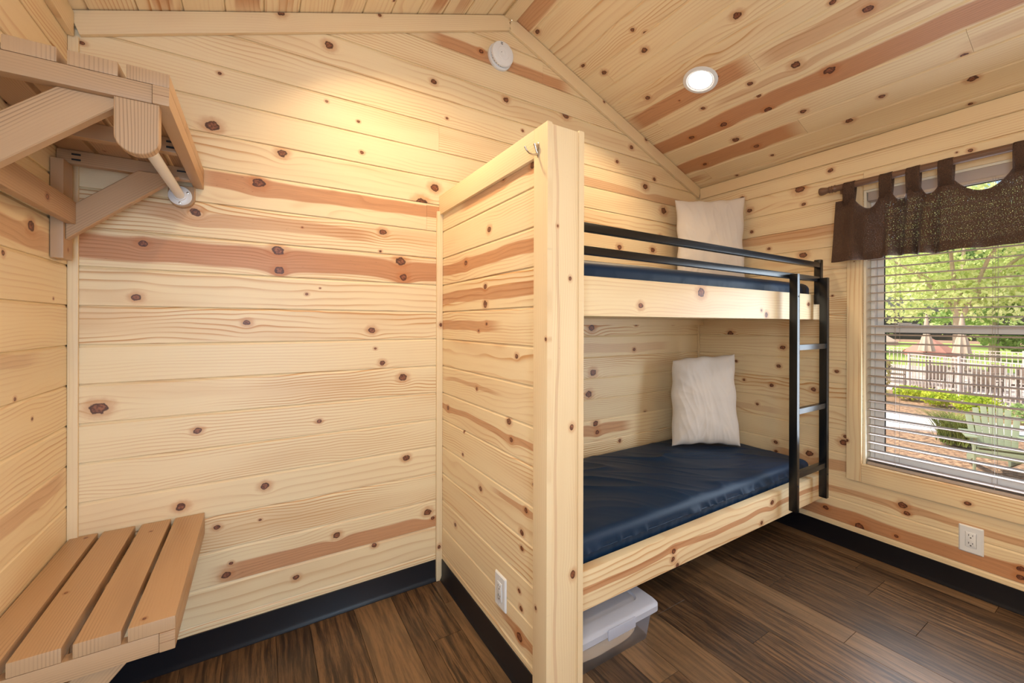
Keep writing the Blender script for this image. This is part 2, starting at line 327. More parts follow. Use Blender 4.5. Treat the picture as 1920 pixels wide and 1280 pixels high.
def plank(parent, wall, s0, s1, b0, b1, knots, streaks, rough_end=0, clip=False, t=T):
    org, X, Y, sg = PL[wall]; L = s1-s0; w = b1-b0
    bm = bmesh.new(); g = .00015
    prof = [(g, -t), (w-g, -t), (w-g, -.0058), (w-.0100, 0), (g+.0016, 0), (g, -.0018)]
    e = .0005
    A = [bm.verts.new((e, y, z)) for y, z in prof]; B = [bm.verts.new((L-e, y, z)) for y, z in prof]; n = len(prof)
    for i in range(n): bm.faces.new((A[i], A[(i+1) % n], B[(i+1) % n], B[i]))
    bm.faces.new(A[::-1]); bm.faces.new(B)
    F = frame(org(s0, b0), X, Y)
    if clip:
        bm.transform(F)
        for sx_ in (1, -1):
            co = Vector((0, 0, ZE-.004)) if sx_ == 1 else Vector((W, 0, ZE-.004))
            no = Vector((-SL*sx_, 0, 1)).normalized()
            r = bmesh.ops.bisect_plane(bm, geom=bm.verts[:]+bm.edges[:]+bm.faces[:], plane_co=co, plane_no=no, clear_outer=True)
            ed = [x for x in r['geom_cut'] if isinstance(x, bmesh.types.BMEdge)]
            if ed: bmesh.ops.holes_fill(bm, edges=ed)
        if len(bm.verts) < 4: bm.free(); return
        bm.transform(F.inverted())
    o = link('plank', tomesh(bm), PINE, parent, F)
    rnd = random.random
    ks = [k for k in knots if b0-.004 <= k[1] < b1-.004 and s0-.02 < k[0]*sg < s1+.02]
    ks = sorted(ks, key=lambda k: -k[2])[:5]
    loc = [(k[0]*sg-s0, k[1]-b0, k[2]*.82) for k in ks]
    if not loc and L > .5:
        for _ in range(2): loc.append((rnd()*L, w*(.15+.7*rnd()), .004+.006*rnd()))
    for i, k in enumerate(loc): o['k%d' % i] = tuple(float(x) for x in k)
    st = (0., 0., 0.); sx = (-9., 9., rnd())
    for (a0, a1, b, hw, stg) in streaks:
        q0, q1 = sorted((a0*sg, a1*sg))
        if b0 <= b < b1 and q0 < s1-.01 and q1 > s0+.01:
            st = (b-b0, hw, stg); sx = (q0-s0, q1-s0, sx[2])
    o['st'] = st; o['sx'] = sx
    o['tone'] = (rnd()**2*.45, rnd()*1.2-.4, rnd()*.7)
    return o
def wall_planks(parent, wall, S0, S1, B1, knots=(), streaks=(), joints=(), hole=None, clip=False, b_start=Z0, pitch=PITCH, k0=-1):
    k = k0
    while True:
        b0 = b_start+k*pitch; b1 = b0+pitch; k += 1
        if b0 >= B1-.02: break
        b0 = max(b0, .002); b1 = min(b1, B1) if not clip else b1
        cuts = [S0, S1]+[j[0]*PL[wall][3] for j in joints if b0 <= j[1] < b1]
        cuts = sorted(cuts)
        for c0, c1 in zip(cuts, cuts[1:]):
            rects = [(c0, c1, b0, b1)]
            if hole:
                h0, h1, g0, g1 = hole; rects = []
                if b1 <= g0 or b0 >= g1: rects = [(c0, c1, b0, b1)]
                else:
                    if c0 < h0: rects.append((c0, min(c1, h0), b0, b1))
                    if c1 > h1: rects.append((max(c0, h1), c1, b0, b1))
                    m0, m1 = max(c0, h0), min(c1, h1)
                    if m1 > m0+.01:
                        if b0 < g0-.01: rects.append((m0, m1, b0, g0))
                        if b1 > g1+.01: rects.append((m0, m1, g1, b1))
            for r in rects: plank(parent, wall, *r, knots, streaks, clip=clip)
WT = .115                                     # wall thickness behind the planks
WIN = (-1.95, -.985, .478, 1.975)             # y0, y1, z0, z1
DOOR = (.12, .98, 0, 2.03)
def slab(bm, lo, hi): boxbm(bm, lo[0], hi[0], lo[1], hi[1], lo[2], hi[2])
def shell(name, parts, mat=BACKM):
    bm = bmesh.new()
    for lo, hi in parts: slab(bm, lo, hi)
    return link(name, tomesh(bm), mat, None, kind='structure')
def prism(bm, poly, y0, y1):
    A = [bm.verts.new((x, y0, z)) for x, z in poly]; B = [bm.verts.new((x, y1, z)) for x, z in poly]; n = len(poly)
    for i in range(n): bm.faces.new((A[i], A[(i+1) % n], B[(i+1) % n], B[i]))
    bm.faces.new(A[::-1]); bm.faces.new(B)
def gable(name, y0, y1, door=None):
    bm = bmesh.new()
    x0, x1 = -T-WT, W+T+WT
    e = lambda x: ZE-.002+SL*min(x-0, W-x)
    if not door: prism(bm, [(x0, 0), (x1, 0), (x1, e(x1)), (RIDGE, e(RIDGE)), (x0, e(x0))], y0, y1)
    else:
        a, b, _, zt = door
        prism(bm, [(x0, 0), (a, 0), (a, zt), (x0, zt)], y0, y1); prism(bm, [(b, 0), (x1, 0), (x1, zt), (b, zt)], y0, y1)
        prism(bm, [(x0, zt), (x1, zt), (x1, e(x1)), (RIDGE, e(RIDGE)), (x0, e(x0))], y0, y1)
    return link(name, tomesh(bm), BACKM, None, kind='structure')
# floor
fl = shell('floor', [((-T-WT, FRONT-T-WT, -.12), (W+T+WT, T+WT, -.006))], GAPM)
FX = [0, .12, .29, .417, .589, .71, .883, 1.044, 1.115, 1.237, 1.40, 1.53, 1.70, 1.82, 1.99, 2.176, 2.30, 2.485, 2.60, 2.775, 2.925, 3.13, 3.25, W]
FJ = {(2.925, 3.13): [-1.14, -2.2], (3.13, 3.25): [-1.022, -2.1], (2.775, 2.925): [-1.34, -.45], (2.485, 2.60): [-1.205, -.2], (2.60, 2.775): [-.866, -1.9],
      (2.176, 2.30): [-1.02], (1.237, 1.40): [-.18, -1.3], (3.25, W): [-1.473, -.3], (2.30, 2.485): [-.55, -1.7], (1.99, 2.176): [-.72, -1.55], (1.82, 1.99): [-.4, -1.2], (1.70, 1.82): [-.95]}
for x0, x1 in zip(FX, FX[1:]):
    js = [0, FRONT]+FJ.get((x0, x1), [-.3-1.6*random.random(), -2.4])
    js = sorted(js)
    for y0, y1 in zip(js, js[1:]):
        bm = bmesh.new(); boxbm(bm, 0, y1-y0-.0016, .0008, x1-x0-.0008, -.006, 0, .0003)
        o = link('plank', tomesh(bm), FLOORM, fl, frame((x1, y0+.0008, 0), (0, 1, 0), (-1, 0, 0)))
        q = random.random(); o['tone'] = (max(0, .45-q)*1.1, max(0, q-.62)*1.0, random.random())
# walls
KB = KN_BACK
SB = [(.30, 1.4, 1.785, .030, .80), (.15, .98, 1.640, .026, .55), (-.3, 1.6, 1.500, .044, .85), (.78, 1.6, .600, .026, .75), (.38, 1.6, .292, .036, .8),
      (1.275, 2.2, 2.15, .030, .55), (1.2, 2.1, 2.62, .045, .75), (2.0, 3.4, 2.115, .028, .5), (2.0, 2.62, .595, .034, .7), (2.0, 3.0, 1.09, .03, .3), (-.1, .25, 1.29, .03, .15)]
wb = gable('wall_back', T, T+WT)
wall_planks(wb, 'back', 0, W, ZR, KB, SB, [(1.275, 2.146), (1.214, 1.774), (1.896, 2.679)], clip=True)
ADDED_WIN = (-2.76, -2.0, 1.0, 1.9)  # opening for the added, unseen window
a_, b_, c__, d__ = ADDED_WIN
wl = shell('wall_left', [((-T-WT, FRONT, 0), (-T, T, c__)), ((-T-WT, FRONT, d__), (-T, T, ZE)), ((-T-WT, FRONT, c__), (-T, a_, d__)), ((-T-WT, b_, c__), (-T, T, d__))])
wall_planks(wl, 'left', FRONT, 0, ZE+.004, KN_LEFT, [(-1.2, -.1, 1.48, .03, .55), (-2, -.2, 1.15, .02, .3), (-2, 0, .75, .03, .45)], hole=ADDED_WIN)
y0, y1, z0, z1 = WIN
wr = shell('wall_right', [((W+T, FRONT, 0), (W+T+WT, T, z0)), ((W+T, FRONT, z1), (W+T+WT, T, ZE)), ((W+T, FRONT, z0), (W+T+WT, y0, z1)), ((W+T, y1, z0), (W+T+WT, T, z1))])
# planks of the right wall sit from x = W outwards
SR = [(-.05, -2.3, .160, .042, .85), (-.5, -2.3, .312, .017, .6), (-.25, -1.0, 1.80, .034, .55), (-.5, -1.0, .447, .03, .6), (-.1, -.6, .70, .02, .3)]
wall_planks(wr, 'right', 0, -FRONT, ZE+.004, KN_RIGHT, SR, [(-.346, 2.05)], hole=(-y1, -y0, z0, z1))
wf = gable('wall_front', FRONT-T-WT, FRONT-T, DOOR)
wall_planks(wf, 'front', -W, 0, ZR, [], [], hole=(-DOOR[1], -DOOR[0], 0, DOOR[3]), clip=True)
# partition: stud core, planks on both faces, trim boards and end post
PZ = 1.865; PY = -.888
pt = shell('wall_partition', [((XP+T, -.80, 0), (1.410-T, 0, 1.80))])
SP = [(.2, -1.1, 1.502, .026, .8), (.2, -1.1, 1.362, .026, .75), (.2, -.58, 1.236, .021, .7), (0, -.58, .985, .009, .5), (.2, -1.1, .849, .013, .7), (-.2, -1.1, 1.768, .026, .65), (-.5, -1.1, .612, .011, .65), (-.55, -1.1, .186, .015, .7)]
wall_planks(pt, 'part', 0, .815, 1.80, KN_PART, SP)
wall_planks(pt, 'partb', -.815, 0, 1.80)
KP = dict(k0=(.35, .02, .006), k1=(1.2, -.03, .005))
abox('side_board', pt, PINE2, (1.276, PY, 0), (1.2945, -.814, PZ), .0015, **KP)
abox('side_board', pt, PINE2, (1.4005, PY, 0), (1.422, -.814, PZ), .0015, k0=(1.02, 0, .007))
abox('end_board', pt, PINE2, (1.2952, PY+.003, 0), (1.3998, PY+.030, PZ-.004), .0015, k0=(.45, .035, .011), k1=(.92, .028, .009), k2=(1.39, .02, .006), k3=(1.55, -.03, .004), st=(-.035, .006, .35))
abox('cap_board', pt, PINE2, (1.276, -.8135, 1.775), (1.2912, -.002, PZ), .0015)
abox('cap_board', pt, PINE2, (1.4108, -.8135, 1.775), (1.422, -.002, PZ), .0015)
abox('top_board', pt, PINE2, (1.2952, -.856, PZ-.022), (1.3998, -.002, PZ-.004), .0015)
# ceiling
rf = bmesh.new(); c_, s_ = .934, .3577
for sgn in (1, -1):
    P = lambda d, n: ((d*c_-n*s_) if sgn == 1 else W-(d*c_-n*s_), ZE+d*s_+n*c_)
    Lr = RIDGE*1.0708
    prism(rf, [P(-.45, T), P(Lr, T), P(Lr, T+.14), P(-.45, T+.14)], FRONT-.4, .4)
ce = link('ceiling', tomesh(rf), BACKM, None, kind='structure')
CJ = [(-.793, .788), (-.791, .247), (-1.445, .376), (-.147, .115), (-.163, 1.191), (-.159, .655), (-2.2, .5), (-1.9, 1.4)]
SC = [(0, -.793, .79, .058, .8), (-.793, -3, .770, .045, .5), (-.5, -3, .645, .018, .4), (.1, -4, .515, .056, .85), (.1, -.791, .25, .058, .8), (.1, -.147, .12, .03, .5), (.1, -1.4, 1.705, .055, .7), (-.1, -.7, .905, .018, .35), (-1.4, -3, .37, .03, .3)]
wall_planks(ce, 'ceilr', 0, -FRONT, RIDGE*1.0708, KN_CEIL, SC, CJ, b_start=.0545, pitch=.1325)
SLc = [(0, -2, .255, .03, .6), (0, -2, .53, .045, .75), (0, -2, .66, .025, .45), (0, -2, 1.33, .032, .75), (0, -2, 1.46, .03, .5), (0, -4, .9, .02, .3)]
KCL = [(-.1, .27, .009), (-.12, .39, .012), (-.15, .68, .014), (-.2, .95, .008), (-.25, 1.34, .012), (-.1, 1.1, .006)]
wall_planks(ce, 'ceill', FRONT, 0, RIDGE*1.0708, KCL, SLc, [(-1.9, .4), (-1.5, 1.2)], b_start=.0545, pitch=.1325)
# trim
def trim(n, lo, hi, **kw): return abox('trim_%d' % n, None, PINE2, lo, hi, .003, kind='structure', **kw)
trim(1, (.0005, -.012, .1), (.026, -.0005, 2.18))
trim(2, (1.262, -.014, 0), (1.2915, -.0005, 1.79), k0=(.165, 0, .009), k1=(1.24, .004, .009))
trim(3, (W-.014, -.010, .1), (W-.0005, -.0005, 2.17))
trim(4, (.0005, FRONT+.02, 2.172), (.018, -.020, 2.250)); trim(5, (W-.018, FRONT+.02, 2.172), (W-.0005, -.020, 2.250), k0=(3.8, .01, .014), k1=(3.2, .01, .006))
n = 6
for sgn in (1, -1):
    fx = (lambda x: x) if sgn == 1 else (lambda x: W-x)
    q = .040
    a = Vector((fx(.002+q*s_), -.0100, ZE+.002*SL-q*c_)); b = Vector((fx(RIDGE-.004), -.0100, ZR-.0385/c_-.004))
    o = board('trim_%d' % n, None, PINE2, a, b, .074, .018, (0, 0, 1), .003, kind='structure',
              k0=(.64, .034, .013), k1=(1.05, .03, .007)); n += 1
board('trim_8', None, PINE2, (RIDGE, -.020, ZR-.022), (RIDGE, FRONT+.02, ZR-.022), .070, .012, (1, 0, 0), .003, kind='structure')
# cove base
def cove(name, p0, p1, inward, m0=0, m1=0):
    p0 = Vector(p0); p1 = Vector(p1); inn = Vector(inward)
    prof = [(0, 0), (.011, 0), (.0115, .003), (.006, .012), (.0035, .022), (.0032, .1005), (.0015, .1018), (0, .1018)]
    bm = bmesh.new(); d = (p1-p0).normalized()
    A = [bm.verts.new(p0+inn*(x+.0003)+d*(m0*x)+Vector((0, 0, z+.0005))) for x, z in prof]; B = [bm.verts.new(p1+inn*(x+.0003)-d*(m1*x)+Vector((0, 0, z+.0005))) for x, z in prof]; n = len(prof)
    for i in range(n): bm.faces.new((A[i], A[(i+1) % n], B[(i+1) % n], B[i]))
    bm.faces.new(A[::-1]); bm.faces.new(B)
    return link(name, tomesh(bm, 50), BASEV, None, kind='structure')
cove('baseboard_back', (0, 0, 0), (1.262, 0, 0), (0, -1, 0), 1, 0)
cove('baseboard_back_bunk', (1.410, 0, 0), (W, 0, 0), (0, -1, 0), 1, 1)
cove('baseboard_left', (0, FRONT, 0), (0, 0, 0), (1, 0, 0), 0, 1)
cove('baseboard_right', (W, 0, 0), (W, FRONT, 0), (-1, 0, 0), 1, 0)
cove('baseboard_partition', (XP, -.0145, 0), (XP, -.814, 0), (-1, 0, 0))
# window
wn = empty('window_1', (W, (y0+y1)/2, z0), kind='structure')
J = W+.002; XO = W+T+WT
abox('side_jamb', wn, JAMB, (J, y1-.012, z0+.001), (XO, y1-.0005, z1-.001), .001)
abox('side_jamb', wn, JAMB, (J, y0+.0005, z0+.001), (XO, y0+.012, z1-.001), .001)
abox('head_jamb', wn, JAMB, (J, y0+.0125, z1-.012), (XO, y1-.0125, z1-.0005), .001)
abox('sill_board', wn, PINE2, (J, y0+.0125, z0+.0005), (XO, y1-.0125, z0+.012), .001)
abox('casing', wn, PINE, (W-.019, y1+.0005, .393), (W-.0005, -.918, z1+.03), .002, k0=(.21, .03, .008), k1=(1.2, 0, .003))
abox('casing', wn, PINE, (W-.019, -2.02, .393), (W-.0005, y0-.0005, z1+.03), .002)
abox('bottom_casing', wn, PINE, (W-.019, y0, .393), (W-.0005, y1, z0+.012), .002, k0=(.57, -.018, .010))
fx0, fx1 = W+.062, W+.118
ya, yb = y0+.013, y1-.013; za, zb = z0+.0125, z1-.0125
def rail_frame(name, x0, x1, a, b, c, d, w, wb_=None, parent=wn):
    bm = bmesh.new(); wb_ = wb_ or w
    boxbm(bm, x0, x1, a, a+w, c, d, .002); boxbm(bm, x0, x1, b-w, b, c, d, .002)
    boxbm(bm, x0, x1, a+w, b-w, c, c+wb_, .002); boxbm(bm, x0, x1, a+w, b-w, d-w, d, .002)
    return link(name, tomesh(bm), VINYL, parent)
rail_frame('window_frame', fx0, fx1, ya, yb, za, zb, .018, .020)
zm = 1.215
us = rail_frame('upper_sash', fx0+.030, fx0+.052, ya+.019, yb-.019, zm-.004, zb-.019, .028)
ls = rail_frame('lower_sash', fx0+.003, fx0+.027, ya+.019, yb-.019, za+.021, zm+.030, .040)
for s_h, (xa, c, d) in ((us, (fx0+.041, zm+.024, zb-.047)), (ls, (fx0+.015, za+.061, zm-.010))):
    wv = .028 if s_h is us else .040
    bm = bmesh.new(); boxbm(bm, xa-.002, xa+.002, ya+.019+wv, yb-.019-wv, c, d)
    link('pane', tomesh(bm), GLASS, s_h)
    bm = bmesh.new(); a, b = ya+.019+wv, yb-.019-wv; g = .004
    boxbm(bm, xa-.007, xa-.0025, a, a+g, c, d); boxbm(bm, xa-.007, xa-.0025, b-g, b, c, d); boxbm(bm, xa-.007, xa-.0025, a+g, b-g, c, c+g); boxbm(bm, xa-.007, xa-.0025, a+g, b-g, d-g, d)
    link('glazing_seal', tomesh(bm), SEAL, s_h)
for yy in (y1-.16, y0+.16):
    bm = bmesh.new(); boxbm(bm, fx0-.004, fx0+.024, yy-.045, yy+.035, zm+.0305, zm+.036, .002); boxbm(bm, fx0-.006, fx0+.006, yy-.02, yy+.055, zm+.0365, zm+.042, .002)
    link('sash_lock', tomesh(bm), VINYL, ls)
w2 = empty('added_window', (0, (a_+b_)/2, c__), kind='structure')  # unseen window added in the left wall to carry the cool fill
rail_frame('window_frame', -T-WT+.02, -T-.03, a_+.001, b_-.001, c__+.001, d__-.001, .045, parent=w2)
bm = bmesh.new(); boxbm(bm, -.082, -.078, a_+.046, b_-.046, c__+.046, d__-.046); link('pane', tomesh(bm), GLASS, w2)
for lo, hi in (((.0005, a_-.065, c__-.065), (.018, a_-.0005, d__+.065)), ((.0005, b_+.0005, c__-.065), (.018, b_+.065, d__+.065)), ((.0005, a_, c__-.065), (.018, b_, c__-.0005)), ((.0005, a_, d__+.0005), (.018, b_, d__+.065))):
    abox('casing', w2, PINE2, lo, hi)
# glazed door in the wall behind the camera
dr = empty('door_1', ((DOOR[0]+DOOR[1])/2, FRONT, 0), kind='structure')
rail = bmesh.new(); d0, d1, _, dz = DOOR; yy0, yy1 = FRONT-.07, FRONT-.03
boxbm(rail, d0+.002, d0+.12, yy0, yy1, .01, dz-.003, .002); boxbm(rail, d1-.12, d1-.002, yy0, yy1, .01, dz-.003, .002)
boxbm(rail, d0+.12, d1-.12, yy0, yy1, .01, .26, .002); boxbm(rail, d0+.12, d1-.12, yy0, yy1, dz-.14, dz-.003, .002)
link('door_frame', tomesh(rail), VINYL, dr)
bm = bmesh.new(); boxbm(bm, d0+.12, d1-.12, FRONT-.052, FRONT-.048, .26, dz-.14); link('pane', tomesh(bm), GLASS, dr)
h_ = link('door_handle', tomesh(tube([(d1-.06, FRONT-.029, 1.0), (d1-.06, FRONT+.03, 1.0), (d1-.17, FRONT+.03, 1.0)], .009), 40), CHROME, dr)
# ------------------------------------------------------------------ slatted bench and shelf on the left wall
def slat_unit(t, D, L, ztop, edges, slat_t, fr_h, bars):
    """slats along y from the back wall to y = -L; frame under them; edges: x ranges of the slats"""
    for x0, x1 in edges:
        abox('slat', t, ASH, (x0, -L, ztop-slat_t), (x1, -.004, ztop), .003, 2, k0=(random.random()*L, random.uniform(-.03, .03), .004))
    z1 = ztop-slat_t-.0005; z0 = z1-fr_h
    abox('front_apron', t, ASH, (D-.030, -L-.002, z0), (D, -.004, z1), .0025)
    for i, (ya, yb) in enumerate(bars):
        abox('crossbar', t, ASH, (.0015, ya, z0), (D-.0305, yb, z1), .0025)
    return z0
def brace(t, y, x0, z0, x1, z1, w=.07, th=.028):
    """diagonal brace in a plane of constant y, ends cut plumb and level"""
    d = Vector((x1-x0, 0, z1-z0)); d.normalize(); nn = Vector((-d.z, 0, d.x))
    L = (Vector((x1, 0, z1))-Vector((x0, 0, z0))).length; h = w/2
    tx = abs(d.z/d.x)*h; tz = abs(d.x/d.z)*h
    prof = [(tx, h), (-tx, -h), (L-tz*0+tz, -h), (L-tz, h)]
    # lower end plumb (against the leg), upper end level (under the crossbar)
    prof = [(-h*d.z/d.x*-1, h), (-h*d.z/d.x, -h), (L+h*d.x/d.z, -h), (L-h*d.x/d.z, h)]
    bm = bmesh.new()
    A = [bm.verts.new((a, b, -th/2)) for a, b in prof]; B = [bm.verts.new((a, b, th/2)) for a, b in prof]
    for i in range(4): bm.faces.new((A[i], A[(i+1) % 4], B[(i+1) % 4], B[i]))
    bm.faces.new(A[::-1]); bm.faces.new(B)
    bmesh.ops.recalc_face_normals(bm, faces=bm.faces[:])
    bmesh.ops.bevel(bm, geom=bm.edges[:], offset=.002, segments=1, affect='EDGES')
    o = link('brace', tomesh(bm), ASH, t, frame((x0, y, z0), d, nn)); wseed(o); return o
sh = empty('slatted_shelf', (0, -.34, 1.73), label='high slatted wooden wall shelf with diagonal braces and a clothes rod beneath', cat='shelf')
sz = slat_unit(sh, .355, .691, 1.812, [(.281, .355), (.1895, .268), (.098, .175), (.006, .085)], .031, .042, [(-.6905, -.662), (-.372, -.344), (-.100, -.072)])
for ya, yb in ((-.145, -.072), (-.619, -.546)):
    abox('leg', sh, ASH, (.0015, ya, 1.440), (.030, yb, sz-.0005), .003, k0=(.03, .0, .004))
abox('ledger', sh, ASH, (.031, -.69, 1.546), (.053, -.128, 1.614), .003, k0=(.36, .0, .008))
brace(sh, -.118, .0302, 1.545, .247, 1.739-.0005-.0, .070, .028)
brace(sh, -.660, .0302, 1.560, .225, 1.7385, .075, .028)
# screw pockets under the crossbars
for (x, y, z) in [(.312, -.3725, 1.768), (.312, -.3725, 1.752), (.045, -.1005, 1.768), (.045, -.1005, 1.752), (.300, -.1005, 1.766), (.318, -.1005, 1.766)]:
    bm = tube([(x-.010, y, z), (x+.010, y-.0005, z)], .0028, 8); link('screw_pocket', tomesh(bm), SLOT, sh)
def hanger(y0, y1, cx=.2965, hw=.038, zt=1.7385, zb=1.620):
    n = 14; pts = [(cx-hw, zt), (cx+hw, zt), (cx+hw, zb+hw)]+[(cx+hw*math.cos(a), zb+hw-hw*math.sin(a)) for a in [PI*i/n for i in range(1, n)]]+[(cx-hw, zb+hw)]
    bm = bmesh.new(); A = [bm.verts.new((x, y0, z)) for x, z in pts]; B = [bm.verts.new((x, y1, z)) for x, z in pts]; m_ = len(pts)
    for i in range(m_): bm.faces.new((A[i], A[(i+1) % m_], B[(i+1) % m_], B[i]))
    bm.faces.new(A[::-1]); bm.faces.new(B); bmesh.ops.recalc_face_normals(bm, faces=bm.faces[:])
    ed = [e for e in bm.edges if abs(e.verts[0].co.y-e.verts[1].co.y) < 1e-6]
    bmesh.ops.bevel(bm, geom=ed, offset=.0018, segments=1, affect='EDGES')
    F = frame((cx, 0, zb), (0, 0, 1), (1, 0, 0)); bm.transform(F.inverted())
    o = link('rod_hanger', tomesh(bm, 35), ASH, sh, F); wseed(o); return o
hanger(-.6890, -.6620, .2985); hanger(-.024, -.002, .2925, .038, 1.7385, 1.660)
ROD = empty('clothes_rod', (.289, -.34, 1.70), label='short white clothes rod hung under the slatted shelf', cat='rod')
RZ = 1.700
link('rod', tomesh(tube([(.289, -.658, RZ-.012), (.289, -.026, RZ)], .0145, 24), 40), WHITEP, ROD)
def flange(y, sgn, z):
    bm = lathe([(0, 0), (.034, 0), (.034, .003), (.030, .006), (.019, .007), (.018, .014), (.0150, .0145), (0, .0145)], 36)
    F = frame((.289, y, z), (1, 0, 0), (0, 0, sgn)); f = link('flange', tomesh(bm, 40), WHITEP, ROD, F)
    b2 = lathe([(0, .0062), (.004, .0062), (.0042, .0070), (0, .0078)], 12)
    for a in (-PI/2, PI/6, 5*PI/6):
        b3 = bmesh.new(); lathe([(0, .0062), (.0036, .0062), (.0036, .0072), (0, .0080)], 10, b3)
        for v in b3.verts: v.co += Vector((.0255*math.cos(a), .0255*math.sin(a), 0))
        link('screw', tomesh(b3), CHROME, f, F)
    b2.free()
flange(-.0245, 1, RZ)       # local z = X x Y = (1,0,0)x(0,0,1) = -y
flange(-.6615, -1, RZ-.012)
be = empty('slatted_bench', (0, -.32, .46), label='low slatted wooden wall bench under the shelf beside the left wall', cat='bench')
bz = slat_unit(be, .360, .634, .545, [(.274, .360), (.184, .263), (.086, .167), (.006, .073)], .032, .045, [(-.6335, -.606), (-.34, -.312), (-.05, -.022)])
brace(be, -.592, .0302, .24, .235, bz-.0005, .07, .026); brace(be, -.08, .0302, .24, .235, bz-.0005, .07, .026)
for ya, yb in ((-.604, -.535), (-.10, -.052)): abox('leg', be, ASH, (.0015, ya, .15), (.030, yb, bz-.0005), .003)

# ------------------------------------------------------------------ bunk bed
BX0, BX1, BY = 1.4225, W-.001, -.800
KU = KN_UP; KL = KN_LOW
bk = empty('bunk_bed', ((BX0+BX1)/2, BY/2, .24), label='built-in pine bunk bed frame between partition and window wall', cat='bunk bed')
def rail_board(z0, z1, kn, st, x0=1.4225):
    o = abox('front_rail', bk, PINE, (x0, BY, z0), (BX1, BY+.038, z1), .004, 2, axis=0)
    # local x = world x, local y = world z (centre)
    for i, k in enumerate(sorted(kn, key=lambda k: -k[2])[:5]): o['k%d' % i] = (k[0]-x0, k[1]-(z0+z1)/2, k[2])
    o['st'] = st; o['sx'] = (-9., 9., random.random()); return o
rail_board(1.275, 1.417, KU, (0., 0., 0.)); rail_board(.238, .378, KL, (.005, .013, .75))
for z in (1.275, .262):
    abox('deck_panel', bk, PINE2, (BX0+.0005, BY+.0385, z+.006), (BX1-.001, -.001, z+.018), .001, axis=0)
    abox('wall_cleat', bk, PINE2, (BX0+.0005, -.040, z-.034), (BX1-.001, -.001, z+.0055), .002, axis=0)
def cover(name, x0, x1, ya, yb, zb, zt, label, seed, amp, zseam):
    """fitted mattress cover: domed box with creases and a gathered lower hem"""
    t = empty(name, ((x0+x1)/2, (ya+yb)/2, zb), label=label, cat='mattress', group=None)
    LX, LY, r = x1-x0, yb-ya, .035; side = zt-zb
    nu, nv = 300, 150
    def ax_(s, L):   # s in [-side, L+side] -> (pos, drop)
        if s < 0: return 0+0, r+(-s)
        if s > L: return L, r+(s-L)
        if s < r: th = (r-s)/r*PI/2; return r-r*math.sin(th), r*(1-math.cos(th))
        if s > L-r: th = (s-(L-r))/r*PI/2; return L-r+r*math.sin(th), r*(1-math.cos(th))
        return s, 0
    hem = zt-zseam
    def ridged(p): return 1-abs(noise.noise(p))*2
    def fn(a, b):
        s = -(hem-r)+a*(LX+2*(hem-r)); q = -(hem-r)+b*(LY+2*(hem-r))
        px, dx = ax_(s, LX); py, dy = ax_(q, LY); drop = max(dx, dy)
        top = max(0, 1-drop/.02)
        X_, Y_ = px, py
        u = .80*px-.60*py; v = .60*px+.80*py
        wv = noise.noise(Vector((u*1.5, v*1.2, seed)))*.12
        c1 = max(0, ridged(Vector((u*1.1+wv, (v+wv+u*u*.15)*5.5, seed+3.))))**5
        c2 = max(0, ridged(Vector((u*1.8+wv*2, (v+wv*2)*10, seed+9.))))**6
        sp = noise.noise(Vector((px*1.6, py*2.1, seed+5)))*.5+.5
        msk = math.exp(-((px-.95)/.62)**2-((py-.42*LY)/.33)**2)
        h = amp*msk*(1.0*c1+.6*c2*sp)*min(1, py/.06)+.0018*noise.noise(Vector((px*5, py*5, seed)))
        dome = .010*math.sin(PI*min(max(px/LX, 0), 1))*math.sin(PI*min(max(py/LY, 0), 1))
        z = zt-drop+(h+dome)*top
        if drop > r*.8:     # side: soft vertical puckers
            e = .0055*ridged(Vector(((px+py)*14, z*3, seed+2)))**3*min(1, (drop-r*.8)/.03)*(amp/.008)
            if dy >= dx: Y_ += (e if py > LY/2 else -e)
            else: X_ += (e if px > LX/2 else -e)
        return Vector((x0+X_, ya+Y_, z))
    v, f = grid(nu, nv, fn)
    link('cover', pyd(v, f, 60), NAVY, t)
    zs = zt-hem
    # gathered hem below the seam
    def ring_pt(p, off):
        L2 = 2*(LX+LY); d = (p % 1)*L2
        if d < LX: return (x0+d, ya-off)
        d -= LX
        if d < LY: return (x1+off, ya+d)
        d -= LY
        if d < LX: return (x1-d, yb+off)
        d -= LX; return (x0-off, yb-d)
    n_ = 900
    v = []; rows = 5
    for j in range(rows):
        for i in range(n_):
            p = i/n_; gth = noise.noise(Vector((p*190, j*.35, seed)))
            off = -.002-.010*(j/(rows-1))+.0040*gth*(1 if j else .3)
            x, y = ring_pt(p, off); v.append((x, y, zs+.001-(zs-zb-.002)*j/(rows-1)))
    f = [(j*n_+i, j*n_+(i+1) % n_, (j+1)*n_+(i+1) % n_, (j+1)*n_+i) for j in range(rows-1) for i in range(n_)]
    link('gathered_hem', pyd(v, f, 60), NAVY, t)
    bm = tube([Vector((*ring_pt(i/400, .0005+.001*noise.noise(Vector((i*.3, 0, seed)))), zs+.0015*noise.noise(Vector((i*.13, 1, seed))))) for i in range(401)], .0022, 6)
    link('seam_piping', tomesh(bm, 60), NAVY, t)
    return t
cover('mattress', 1.440, 3.262, -.756, -.045, .2815, .462, 'lower bunk mattress in a creased navy fitted cover with gathered hem', 1.3, .020, .408)
cover('mattress', 1.440, 3.262, -.756, -.045, 1.2945, 1.486, 'upper bunk mattress in a smooth navy cover behind the black guard rail', 8.1, .0025, 1.40)
